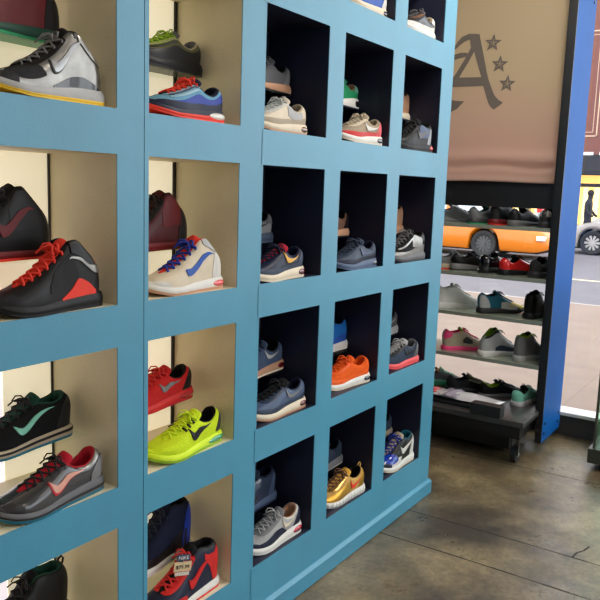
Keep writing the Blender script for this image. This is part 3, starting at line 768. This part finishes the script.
def bx(y, z):  # the cloth bellies out gently and rolls forward near the hem
    d = .010*math.exp(-((z-1.60-.008*math.sin(y*14))/.022)**2) + .006*math.exp(-((z-1.545)/.02)**2)
    d2 = -.030*math.exp(-((z-1.645)/.035)**2)
    return d+d2*.5+.003*math.sin(y*6+z*2)
ny, nz = 60, 120
rows = []
for i in range(ny+1):
    y = YR+.016+(YL-YR-.02)*i/ny
    rows.append([Vector((bx(y, 1.512+(1.18)*(j/nz)), y-.3, .003*math.sin(y*9)+1.18*j/nz)) for j in range(nz+1)])
grid(bm, rows)
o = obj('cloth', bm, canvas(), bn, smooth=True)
sm = o.modifiers.new('thickness', 'SOLIDIFY'); sm.thickness = .003; sm.offset = 1
ink = mat('grey_print_ink', (.14, .115, .10), .8, noise=.1, nscale=20)
def ink_poly(nm, polys, parent):
    bm = bmesh.new()
    for n_, p in enumerate(polys):
        def f0(q_): return Vector((-.0065-.00015*n_, q_[0]-.3, q_[1]-1.512))
        def f1(q_): return Vector((-.0040, q_[0]-.3, q_[1]-1.512))
        prism(bm, p, f0, f1)
    return obj(nm, bm, ink, parent)
ink_poly('printed_letter', [
    [(.300, 2.305), (.269, 2.329), (.247, 2.325), (.239, 2.295), (.231, 2.268), (.211, 2.195), (.191, 2.121), (.176, 2.075), (.16, 2.038), (.146, 2.007), (.132, 1.983),
     (.110, 1.962), (.085, 1.947), (.109, 1.928), (.134, 1.91), (.157, 1.929), (.170, 1.95), (.18, 1.975), (.192, 2.01), (.204, 2.04), (.217, 2.086), (.235, 2.133), (.272, 2.235), (.290, 2.250)],
    [(.400, 2.097), (.218, 2.091), (.204, 2.042), (.400, 2.046), (.46, 2.046), (.47, 2.097)],
    [(.290, 2.258), (.272, 2.235), (.302, 2.178), (.352, 2.098), (.391, 2.05), (.43, 1.99), (.47, 1.96), (.455, 1.995), (.41, 2.07), (.37, 2.12), (.33, 2.185)],
    [(.41, 2.245), (.389, 2.27), (.372, 2.295), (.348, 2.318), (.31, 2.332), (.269, 2.329), (.285, 2.300), (.310, 2.300), (.335, 2.292), (.36, 2.275), (.388, 2.250), (.42, 2.235)],
    [(.44, 2.20), (.396, 2.222), (.35, 2.232), (.315, 2.230), (.300, 2.212), (.35, 2.205), (.391, 2.194), (.43, 2.178)],
    [(.312, 1.962), (.335, 1.940), (.352, 1.922), (.372, 1.912), (.389, 1.906), (.43, 1.91), (.48, 1.93), (.49, 1.99), (.45, 1.97), (.41, 1.968), (.389, 1.972), (.36, 1.966)]], bn)
for (sy, sz) in ((.165, 2.272), (.119, 2.155), (.069, 2.048)):
    Ro, Ri = .049, .021; polys = []
    for k in range(5):
        a = PI/2+2*PI*k/5+R(4); b = a+PI/5; b0 = a-PI/5
        P_ = lambda rr, an: (sy+rr*math.cos(an), sz+rr*math.sin(an))
        polys.append([P_(0.002, a-.6), P_(Ro, a), P_(Ri, b0)])                     # dark half facet
        q0, q1 = P_(Ro, a), P_(Ri, b); r0, r1 = P_(Ro*.55, a), P_(Ri*.30, b)       # outline on the open half
        polys.append([q0, q1, r1, r0])
        polys.append([P_(Ri, b), P_(Ri*.55, b+.25), P_(.002, b)])
    ink_poly('printed_star', polys, bn)

# magazine pile / leaflet tray on the platform
tr_ = thing('leaflet_tray', 'flat black tray of red and white leaflets on the rack platform', 'tray', (3.97, .20, .2562))
obj('tray', B(-.10, .12, -.26, .34, 0, .016, bev=.003), M['black'], tr_)
lp = mat('white_glossy_paper', (.75, .72, .74), .25); rp = mat('red_glossy_paper', (.7, .04, .04), .25)
def sheet(y0, y1, x0, x1, z, amp, m, nm):
    bm = bmesh.new()
    rows = [[Vector((x0+(x1-x0)*j/8, y0+(y1-y0)*i/14, z+amp*math.sin(PI*i/14)*(.5+.5*math.sin(PI*j/8))+.004*math.sin(i*.9+j*.5))) for j in range(9)] for i in range(15)]
    grid(bm, rows); o = obj(nm, bm, m, tr_, smooth=True)
    s_ = o.modifiers.new('t', 'SOLIDIFY'); s_.thickness = .0012
sheet(-.28, .30, -.06, .11, .0215, .020, lp, 'white_leaflet')
sheet(.08, .22, -.03, .08, .033, .010, rp, 'red_leaflet')
sheet(-.05, .07, -.07, .10, .036, .014, mat('violet_paper', (.42, .36, .45), .25), 'grey_leaflet')

# ------------------------------------------------------------------ shoes on the rack
RG = 'sneakers on the window rack'
def rs(label, x, y, z, deg, sp, side=1):
    make_sneaker(label, RG, (x, y, z+.0003), R(deg), sp, side)
Z1, Z2, Z3, Z4, ZP = 1.268, .987, .752, .503, .2562
# deg: toe direction, 0 = towards the window (+x), -90 = towards the near end (-y)
rs('dark sneaker with pale toe at the left of the top rack shelf', 4.22, .50, Z1, -60, dict(up='grey', ms='grey', lin='softblack', lace='white', ov=[('heel_counter', 'heel', 'softblack'), ('eyestay', 'eye', 'charcoal')]))
rs('green and grey sneaker on the top rack shelf', 4.17, .245, Z1, -35, dict(up='midgrey', ms='charcoal', os='green', lin='darkgreen', lace='darkgreen', ton='darkgreen', ov=[('toe_cap', 'tip', 'darkgreen')]))
rs('dark sneaker with a red sole on the top rack shelf', 4.18, .12, Z1, -25, dict(cut='mid', up='softblack', ms='darkred', os='red', lin='softblack', tall=.95))
rs('black sneaker with white laces on the top rack shelf', 4.17, 0., Z1, -18, dict(up='softblack', ms='midgrey', lin='black', lace='white', logo=('lightgrey', LOGO_LOW)))
rs('dark grey sneaker at the near end of the top rack shelf', 4.15, -.188, Z1, 0, dict(cut='low', up='charcoal', ms='charcoal', lin='black', lace='lightgrey', ov=[('heel_counter', 'heelhi', 'silver')]))
rs('grey sneaker with red outsole at the left of the second rack shelf', 4.19, .46, Z2, -50, dict(up='grey', mat='mesh', ms='beige', os='red', lin='midgrey', lace='lightgrey'))
rs('black sneaker with grey side logo and grey sole on the second rack shelf', 4.21, .355, Z2, -50, dict(up='black', ms='grey', os='charcoal', lin='black', lace='black', sole=.04, logo=('grey', LOGO_LOW)))
rs('all-black chunky sneaker on the second rack shelf', 4.17, .155, Z2, -25, dict(cut='mid', up='black', mat='patent', ms='softblack', lin='black', lace='softblack', wide=1.1, tall=.85, air=('lightgrey', .0, .1)))
rs('red sneaker with black collar on the second rack shelf', 4.16, .035, Z2, -29, dict(up='red', mat='patent', ms='softblack', lin='black', lace='darkred', ton='black', wide=1.1, logo=('lightgrey', LOGO_LOW)))
rs('dark grey sneaker at the near end of the second rack shelf', 4.17, -.145, Z2, -8, dict(up='charcoal', mat='mesh', ms='charcoal', lin='black', lace='softblack'))
rs('white high-top sneaker on the third rack shelf', 4.19, .44, Z3, -50, dict(cut='mid', up='white', ms='white', lin='white', lace='white', tall=1.1), 1)
rs('teal, white and yellow sneaker on the third rack shelf', 4.17, .155, Z3, -42, dict(cut='mid', up='teal', ms='charcoal', os='softblack', lin='navy', lace='navy', ton='teal', tall=.95,
   ov=[('heel_counter', 'heel', 'lightgrey'), ('toe_cap', 'toe', 'lemon'), ('mudguard', [(.45, 0, .3), (.6, 0, .5), (.8, 0, .4)], 'white'), ('vamp_panel', 'vamp', 'lemon')]))
rs('black high-top sneaker on the third rack shelf by the blue end panel', 4.16, -.135, Z3, -9, dict(cut='high', up='black', ms='softblack', lin='black', lace='black', tall=.94))
rs('grey high-top sneaker with hot pink sole and heel on the fourth rack shelf', 4.165, .36, Z4, -48, dict(cut='mid', up='beige', ms='pink', os='pink', sole=.026, lin='pink', ton='lime', lace='pink', tall=1.0,
   ov=[('heel_counter', 'heelhi', 'pink'), ('toe_cap', 'tip', 'coral'), ('quarter_panel', [(.4, .15, .3), (.5, .14, .5), (.6, .2, .42)], 'charcoal')]))
rs('white and black high-top sneaker with lime tab on the fourth rack shelf', 4.15, .12, Z4, -34, dict(cut='peak', up='lightgrey', ms='white', sole=.032, lin='lime', ton='black', lace='white', tall=.98, tab='lime',
   ov=[('ankle_panel', [(.012, .66, .98), (.1, .62, .98), (.22, .6, .98), (.36, .66, .98)], 'black'), ('mudguard', [(.3, 0, .1), (.5, 0, .24), (.8, 0, .3)], 'slate')]))
rs('grey high-top sneaker with lime collar and blue toe on the fourth rack shelf', 4.15, -.095, Z4, -20, dict(cut='high', up='grey', ms='lightgrey', sole=.034, lin='lime', ton='black', lace='lime', tall=.98,
   ov=[('toe_cap', 'toe', 'sky'), ('eyestay', 'eye', 'black'), ('vamp_panel', 'vamp', 'steel'), ('collar_panel', 'collar', 'lime')]))
rs('grey and green low sneaker at the left of the rack platform', 4.17, .50, ZP, -55, dict(up='midgrey', mat='mesh', ms='green', os='brown', lin='brown', lace='mint', ton='tan', ov=[('mudguard', 'mud', 'mint')]))
rs('black and olive running sneaker on the rack platform', 4.13, .30, ZP, -49, dict(up='softblack', mat='mesh', ms='softblack', lin='black', lace='olive', wide=1.05, ov=[('toe_cap', 'toe', 'olive'), ('rib', 'ribs2', 'olive')]))
rs('low black sneaker with grey sole on the rack platform', 4.15, .10, ZP, -42, dict(up='black', mat='mesh', ms='midgrey', sole=.024, lin='lime', lace='black', tall=.88))
rs('pale mint green sneaker at the near end of the rack platform', 4.09, -.125, ZP, -12, dict(up='mint', mat='mesh', ms='lightgrey', sole=.028, lin='charcoal', lace='aqua', ton='softblack', tall=.92))

# ------------------------------------------------------------------ glass display case at right
cs = thing('display_case', 'low glass display case with green turf inside at the right edge', 'display case', (4.02, -.555, 0))
obj('base', B(0, .50, -1.2, 0, .045, .125, bev=.003), mat('dark_green_laminate', (.035, .04, .03), .4), cs)
cm = mat('case_frame', (.10, .11, .09), .35, metal=.6)
for x in (.015, .47):
    for y in (-.02, -1.19): obj('corner_post', B(x, x+.013, y-.013, y, .125, .95), cm, cs)
obj('top_frame', B(.01, .49, -1.205, -.015, .95, .97), cm, cs)
gm = glass('case_glass', (.84, .95, .88), .12)
obj('front_glass', B(.019, .024, -1.19, -.033, .125, .95), gm, cs)
obj('side_glass', B(.028, .47, -.030, -.025, .125, .95), gm, cs)
for (x, y) in ((.07, -.07), (.43, -.07), (.07, -1.13), (.43, -1.13)):
    bm = bmesh.new(); cyl(bm, Vector((x, y, .0225)), .02, .045, 'z', 16); obj('foot', bm, M['black'], cs)
bm = bmesh.new()
for k in range(2600):
    x = random.uniform(.04, .46); y = random.uniform(-1.16, -.045); a = random.uniform(0, 2*PI); h = random.uniform(.02, .06); ln = random.uniform(0, .03)
    p = Vector((x, y, .1255)); s_ = Vector((math.cos(a), math.sin(a), 0))*.0025; d = Vector((math.cos(a*3), math.sin(a*3), 0))*ln
    v = [bm.verts.new(p-s_), bm.verts.new(p+s_), bm.verts.new(p+d*.5+Vector((0, 0, h*.6))+s_*.7), bm.verts.new(p+d+Vector((0, 0, h)))]
    bm.faces.new((v[0], v[1], v[2])); bm.faces.new((v[0], v[2], v[3]))
go = obj('artificial_grass', bm, mat('pale_green_turf', (.25, .5, .22), .6, noise=.5, nscale=20, col2=(.6, .72, .6)), loc=(4.02, -.555, 0))
tag(go, 'pale green artificial grass lining the glass display case', 'grass'); go['kind'] = 'stuff'

# ------------------------------------------------------------------ the street
def paving(name, c0, c1, joint, w, h, mort=.006, sc=1.):
    m = bpy.data.materials.new(name); m.use_nodes = True; nt = m.node_tree; b = nt.nodes['Principled BSDF']
    tc = nt.nodes.new('ShaderNodeTexCoord')
    br = nt.nodes.new('ShaderNodeTexBrick'); br.inputs['Scale'].default_value = 1; br.offset = 0
    br.inputs['Color1'].default_value = (*c0, 1); br.inputs['Color2'].default_value = (*c1, 1); br.inputs['Mortar'].default_value = (*joint, 1)
    br.inputs['Mortar Size'].default_value = mort; br.inputs['Brick Width'].default_value = w; br.inputs['Row Height'].default_value = h
    nt.links.new(tc.outputs['Object'], br.inputs['Vector'])
    n = nt.nodes.new('ShaderNodeTexNoise'); n.inputs['Scale'].default_value = 3; n.inputs['Detail'].default_value = 10; nt.links.new(tc.outputs['Object'], n.inputs['Vector'])
    mx = nt.nodes.new('ShaderNodeMix'); mx.data_type = 'RGBA'; mx.blend_type = 'MULTIPLY'; mx.inputs[0].default_value = .35
    r = nt.nodes.new('ShaderNodeValToRGB'); r.color_ramp.elements[0].position = .3; r.color_ramp.elements[0].color = (.6, .6, .6, 1); r.color_ramp.elements[1].position = .65
    nt.links.new(n.outputs['Fac'], r.inputs['Fac'])
    nt.links.new(br.outputs['Color'], mx.inputs[6]); nt.links.new(r.outputs[0], mx.inputs[7]); nt.links.new(mx.outputs[2], b.inputs['Base Color'])
    b.inputs['Roughness'].default_value = .85
    return m
GZ = -.15
struct('trim_3', B(4.68, 11.56, -40, 26, GZ-.2, GZ), paving('pinkish_concrete_sidewalk', (.27, .195, .152), (.262, .188, .148), (.22, .16, .13), 2.4, 90))
struct('trim_4', B(11.56, 11.72, -40, 26, GZ-.2, GZ-.01), mat('granite_curb', (.42, .38, .36), .8, noise=.2))
struct('trim_5', B(11.72, 24.6, -40, 26, GZ-.3, GZ-.02), mat('grey_asphalt', (.17, .155, .17), .85, noise=.15, nscale=2, detail=10))
struct('trim_6', B(15.1, 15.24, -40, 26, GZ-.02, GZ-.016), mat('cream_lane_paint', (.75, .62, .38), .7))
struct('trim_7', B(24.6, 28, -40, 26, GZ-.2, GZ+.03), mat('far_sidewalk', (.4, .36, .34), .85, noise=.1, nscale=2))

# building across the street
FX = 27.0
bd = thing('storefront_building', 'brick-red storefront building across the street with glowing yellow windows', 'building', (FX, 6, GZ+.03))
def bp_(nm, bm, m, parent=bd, **k):
    bmesh.ops.transform(bm, matrix=Matrix.Translation((-FX, -6, -GZ-.03)), verts=bm.verts); return obj(nm, bm, m, parent, **k)
brick = mat('brick_red_cladding', (.20, .07, .05), .7, noise=.12, nscale=4)
bp_('facade', B(FX, FX+6, 3.4, 25, 2.85, 9.4), brick)
bp_('lower_wall', B(FX+.12, FX+6, 3.4, 25, GZ+.03, 2.85), mat('dark_shopfront', (.02, .018, .02), .6))
bm = bmesh.new(); aw = [(0, 2.90), (0, 2.35), (-1.0, 2.20), (-1.0, 2.32)]
prism(bm, [(a, b) for a, b in aw], lambda p: Vector((FX+p[0], 3.4, p[1])), lambda p: Vector((FX+p[0], 25, p[1])))
bp_('awning', bm, mat('black_awning', (.012, .012, .014), .7))
bm = bmesh.new()
k = 3.45
while k < 24: box(bm, FX-.04, FX-.001, k, k+.42, 2.86, 2.98); k += .62
bp_('white_trim', bm, mat('white_trim_paint', (.75, .72, .7), .6))
# cream double line border on the fascia
lm = mat('cream_line_paint', (.65, .45, .3), .6)
bm = bmesh.new()
for d, w in ((0, .04), (.14, .02)):
    y0, y1, z0, z1 = 4.63+d, 11-d, 3.50+d, 7.0-d
    for a in ((y0, y1, z0, z0+w), (y0, y1, z1-w, z1), (y0, y0+w, z0, z1), (y1-w, y1, z0, z1)):
        box(bm, FX-.012, FX-.001, a[0], a[1], a[2], a[3])
bp_('border_line', bm, lm)
lit = mat('glowing_yellow_window', (1., .62, .16), .5, emit=1.0)
lit2 = mat('glowing_pale_curtain', (1., .78, .36), .5, emit=1.25)
fm_ = mat('dark_window_frame', (.03, .02, .015), .5)
y = 3.9
while y < 14:
    w = bp_('shop_window', B(FX+.06, FX+.12, y, y+1.9, .45, 2.25), fm_)
    bp_('lit_pane', B(FX+.05, FX+.06, y+.06, y+1.84, .50, 1.80), lit, w)
    bp_('lit_transom', B(FX+.05, FX+.06, y+.06, y+1.84, 1.92, 2.2), lit, w)
    bm = bmesh.new()
    for q_ in range(5): box(bm, FX+.035, FX+.049, y+.12+.36*q_, y+.30+.36*q_, .52, 1.78)
    bp_('curtain', bm, lit2, w)
    y += 2.0

# red sign board with white letters near the kerb across the street
sg = thing('street_sign', 'small red banner sign with white letters seen through the taxi windows', 'sign', (24.9, 5.42, GZ+.03))
obj('sign_board', B(-.02, .02, -.42, .42, 1.02, 1.34), mat('sign_red', (.75, .03, .03), .5), sg)
for yy in (-.36, .36):
    obj('sign_leg', B(-.015, .015, yy-.015, yy+.015, 0, 1.02), M['steelm'], sg)
obj('sign_poster', B(-.012, .012, -.42, .42, .35, 1.02), mat('poster_pale', (.55, .68, .75), .5), sg)
text_mesh('sign_text', 'VILLE', .26, mat('sign_white', (.9, .9, .9), .5), sg, Matrix.Translation((-.024, 0, 1.18)) @ Matrix.Rotation(-PI/2, 4, 'Z') @ RX, .003)

def wheel(parent, x, y, r, spokes=7, M_=None, cap='silver', wd=.2):
    """axis along local y (car's width), near side outward -y"""
    bm = bmesh.new(); n = 40
    prof = [(.62*r, -wd/2+.02), (.70*r, -wd/2), (.93*r, -wd/2), (r, -wd/2+.03), (r, wd/2-.03), (.93*r, wd/2), (.62*r, wd/2)]
    rows = [[Vector((x+p*math.cos(2*PI*k/n), y+h, r+p*math.sin(2*PI*k/n))) for p, h in prof] for k in range(n+1)]
    grid(bm, rows); bmesh.ops.remove_doubles(bm, verts=bm.verts, dist=.0005)
    w = obj('wheel', bm, mat('tyre', (.02, .02, .02), .7), parent, smooth=True, sharp=50)
    rim = mat('alloy_'+cap, (.6, .6, .6) if cap == 'silver' else (.10, .10, .10), .35, metal=.5)
    bm = bmesh.new(); cyl(bm, Vector((x, y+.0, r)), .63*r, wd*.5, 'y', 32); obj('wheel_drum', bm, mat('wheel_dark', (.03, .03, .03), .6), w)
    bm = bmesh.new()
    cyl(bm, Vector((x, y-wd/2+.02, r)), .17*r, .04, 'y', 20)
    for k in range(spokes):
        a = 2*PI*k/spokes; c, s_ = math.cos(a), math.sin(a)
        pts = [(.10*r, -.05*r), (.62*r, -.10*r), (.62*r, .10*r), (.10*r, .05*r)]
        prism(bm, pts, lambda p: Vector((x+p[0]*c-p[1]*s_, y-wd/2+.03, r+p[0]*s_+p[1]*c)), lambda p: Vector((x+p[0]*c-p[1]*s_, y-wd/2+.045, r+p[0]*s_+p[1]*c)))
    obj('rim', bm, rim, w)
    return w

def car(name, label, cat, loc, rz, paint, Lc, prof_top, belt, cabin, wheels, glassm, wr=.33, spokes=7, cap='silver', hw=.92, group=None):
    """local x = forward, near side = -y; prof_top: (x,z) shoulder line, cabin: (x,z) roof line"""
    root = thing(name, label, cat, loc, rz, group)
    xs = sorted(set([round(i*Lc/110, 4) for i in range(111)]))
    def zb(x):
        z = .20+.10*max(0, (abs(x/Lc-.5)-.42)/.08)**2
        for wx in wheels:
            d = abs(x-wx)
            if d < wr+.07: z = max(z, wr+math.sqrt(max(0, (wr+.07)**2-d*d)))
        return z
    bm = bmesh.new(); rows = []
    for x in xs:
        e = min(1, math.sqrt(max(0.02, min(x, Lc-x)/.35))); h = hw*(.80+.20*e)
        zt = cr(prof_top, x); b0 = min(zb(x), zt-.06)
        ring = []
        for s_ in (-1, 1):
            col_ = [(h*.95, b0), (h, b0+.05), (h*1.0, b0+(zt-b0)*.45), (h*.985, b0+(zt-b0)*.75), (h*.93, zt-.03), (h*.86, zt)]
            col_ = [Vector((x, s_*a, b)) for a, b in col_]
            ring += col_ if s_ < 0 else col_[::-1]
        ring.append(ring[0]); rows.append(ring)
    vs = grid(bm, rows)
    bm.faces.new(vs[0][:-1]); bm.faces.new(vs[-1][:-1])
    bmesh.ops.remove_doubles(bm, verts=bm.verts, dist=.0004)
    obj('body', bm, paint, root, smooth=True, sharp=45)
    # dark underbody
    obj('underbody', B(.25, Lc-.25, -hw*.80, hw*.80, .16, .55), mat('underbody_black', (.01, .01, .01), .8), root)
    # cabin
    c0, c1 = cabin[0][0], cabin[-1][0]; bm = bmesh.new(); rows = []
    for i in range(61):
        x = c0+(c1-c0)*i/60; zt = cr(cabin, x); z0 = belt-.06
        h0 = hw*.88; k = (zt-z0)/max(.01, (max(z for _, z in cabin)-z0)); h1 = h0-.20*k
        ring = []
        for s_ in (-1, 1):
            c_ = [Vector((x, s_*h0, z0)), Vector((x, s_*(h0+(h1-h0)*.9), z0+(zt-z0)*.9)), Vector((x, s_*(h1-.06), zt))]
            ring += c_ if s_ < 0 else c_[::-1]
        ring.append(ring[0]); rows.append(ring)
    vs = grid(bm, rows); bmesh.ops.remove_doubles(bm, verts=bm.verts, dist=.0004)
    obj('cabin', bm, paint, root, smooth=True, sharp=40)
    # side windows following the pillar lines
    zr = max(z for _, z in cabin); zm = belt+.02
    def inner(x):
        return cr(cabin, x)-.07
    span = [(c0+.42, (c0+c1)/2-.08), ((c0+c1)/2+.02, c1-.55)]
    for s_ in (-1, 1):
        for a, b in span:
            bm = bmesh.new(); rows = []
            for i in range(13):
                x = a+(b-a)*i/12; zt = max(zm+.03, inner(x)); z0 = belt-.06; ZT = cr(cabin, x)
                def yy(z): return s_*(hw*.88-.20*((ZT-z0)/(zr-z0))*min(1, (z-z0)/max(.01, ZT-z0)/.9*.9)+.006)
                rows.append([Vector((x, yy(zm), zm)), Vector((x, yy(zt), zt))])
            grid(bm, rows); o = obj('side_window', bm, glassm, root)
    for wx in wheels:
        wheel(root, wx, -hw+.12, wr, spokes, cap=cap); w2 = wheel(root, wx, hw-.12, wr, spokes, cap=cap)
    return root
orange = mat('taxi_orange_paint', (.72, .19, .004), .3, coat=.3)
tg_ = mat('pale_reflective_glass', (.55, .62, .66), .1, metal=.6)
# faces -Y: local x (forward) -> world -Y ; near side (-y local) -> world -X
Lt = 5.0
tx = car('taxi', 'orange taxi cab parked at the kerb, seen through the rack shelves', 'taxi', (18.5+.92, 3.68+Lt, GZ-.016), -PI/2, orange, Lt,
    [(0, .72), (.2, .86), (1.0, .92), (2.2, .93), (3.4, .93), (4.3, .84), (4.8, .72), (5.0, .55)], .92,
    [(.7, .95), (1.3, 1.34), (2.0, 1.46), (2.8, 1.44), (3.3, 1.30), (3.9, .93)], (Lt-4.15, Lt-1.63+.0), tg_, wr=.34, spokes=12, cap='dark')
obj('headlight', B(4.72, 4.93, -.93, -.70, .50, .62, bev=.02), mat('headlight', (.85, .8, .7), .15, coat=.5), tx)
obj('roof_sign', B(2.2, 2.5, -.35, .35, 1.46, 1.62, bev=.03), mat('roof_sign_white', (.8, .75, .6), .4), tx)
wp = mat('white_car_paint', (.36, .33, .31), .25, coat=.4)
car('car', 'white car parked across the street at the right edge of the photo', 'car', (22+.92, 4.22, GZ-.016), -PI/2, wp, 4.5,
    [(0, .55), (.15, .72), (.5, .86), (1.1, .97), (2.2, 1.0), (3.4, 1.0), (4.2, .92), (4.5, .7)], .98,
    [(.75, .96), (1.5, 1.32), (2.3, 1.46), (3.1, 1.42), (3.7, 1.25), (4.1, .98)], (.82, 3.55), mat('dark_car_glass', (.03, .03, .035), .08), wr=.34, spokes=10)

# pedestrian silhouette
ps = thing('person', 'person in dark clothes walking past the glowing yellow storefront', 'person', (25.7, 4.40, GZ+.03), R(-90))
bm = bmesh.new()
J = [(0, 0, .95, .15), (0, 0, 1.15, .14), (0, 0, 1.38, .17), (.02, 0, 1.50, .07), (.04, 0, 1.62, .095), (.05, 0, 1.74, .085),
     (-.01, .09, .88, .10), (.12, .09, .50, .075), (.02, .09, .10, .05), (.16, .09, .04, .04),
     (.0, -.09, .88, .10), (-.06, -.09, .50, .075), (-.26, -.09, .14, .05), (-.14, -.09, .05, .04),
     (0, .20, 1.42, .07), (.02, .24, 1.15, .055), (.18, .22, .98, .045), (.26, .21, .95, .04),
     (0, -.20, 1.42, .07), (-.02, -.24, 1.15, .055), (.14, -.22, .98, .045), (.22, -.21, .95, .04)]
E_ = [(0, 1), (1, 2), (2, 3), (3, 4), (4, 5), (0, 6), (6, 7), (7, 8), (8, 9), (0, 10), (10, 11), (11, 12), (12, 13), (2, 14), (14, 15), (15, 16), (16, 17), (2, 18), (18, 19), (19, 20), (20, 21)]
vs = [bm.verts.new(j[:3]) for j in J]
for a, b in E_: bm.edges.new((vs[a], vs[b]))
me = bpy.data.meshes.new('body'); bm.to_mesh(me); bm.free()
o = bpy.data.objects.new('body', me); COL.objects.link(o); o.parent = ps; me.materials.append(mat('dark_clothes', (.02, .018, .022), .8))
md = o.modifiers.new('skin', 'SKIN'); md.use_smooth_shade = True
for i, j in enumerate(J): me.skin_vertices[0].data[i].radius = (j[3], j[3])
me.skin_vertices[0].data[0].use_root = True
o.modifiers.new('sub', 'SUBSURF').levels = 2
bm = bmesh.new(); bmesh.ops.create_uvsphere(bm, u_segments=20, v_segments=12, radius=.108, matrix=Matrix.Translation((.035, 0, 1.71)))
obj('hair', bm, mat('dark_hair', (.015, .01, .008), .7), ps, smooth=True)

# ------------------------------------------------------------------ daylight
w = bpy.data.worlds.new('world'); S.world = w; w.use_nodes = True
nt = w.node_tree; bg = nt.nodes['Background']
bg.inputs['Color'].default_value = (.93, .96, 1.0, 1); bg.inputs['Strength'].default_value = 3.3

# ------------------------------------------------------------------ camera
Y_, P_, R_ = R(56.536), R(8.617), R(1.9654)
f = Vector((math.sin(Y_)*math.cos(P_), math.cos(Y_)*math.cos(P_), -math.sin(P_)))
r = Vector((math.cos(Y_), -math.sin(Y_), 0)); u = r.cross(f)
r2 = math.cos(R_)*r+math.sin(R_)*u; u2 = -math.sin(R_)*r+math.cos(R_)*u
cd = bpy.data.cameras.new('camera'); co = bpy.data.objects.new('camera', cd); COL.objects.link(co)
mw = Matrix((( r2.x, u2.x, -f.x, 0), (r2.y, u2.y, -f.y, -1.345), (r2.z, u2.z, -f.z, 1.443), (0, 0, 0, 1)))
co.matrix_world = mw
cd.sensor_width = 36; cd.sensor_fit = 'HORIZONTAL'; cd.lens = 741.38/600*36; cd.clip_start = .05; cd.clip_end = 200
S.camera = co
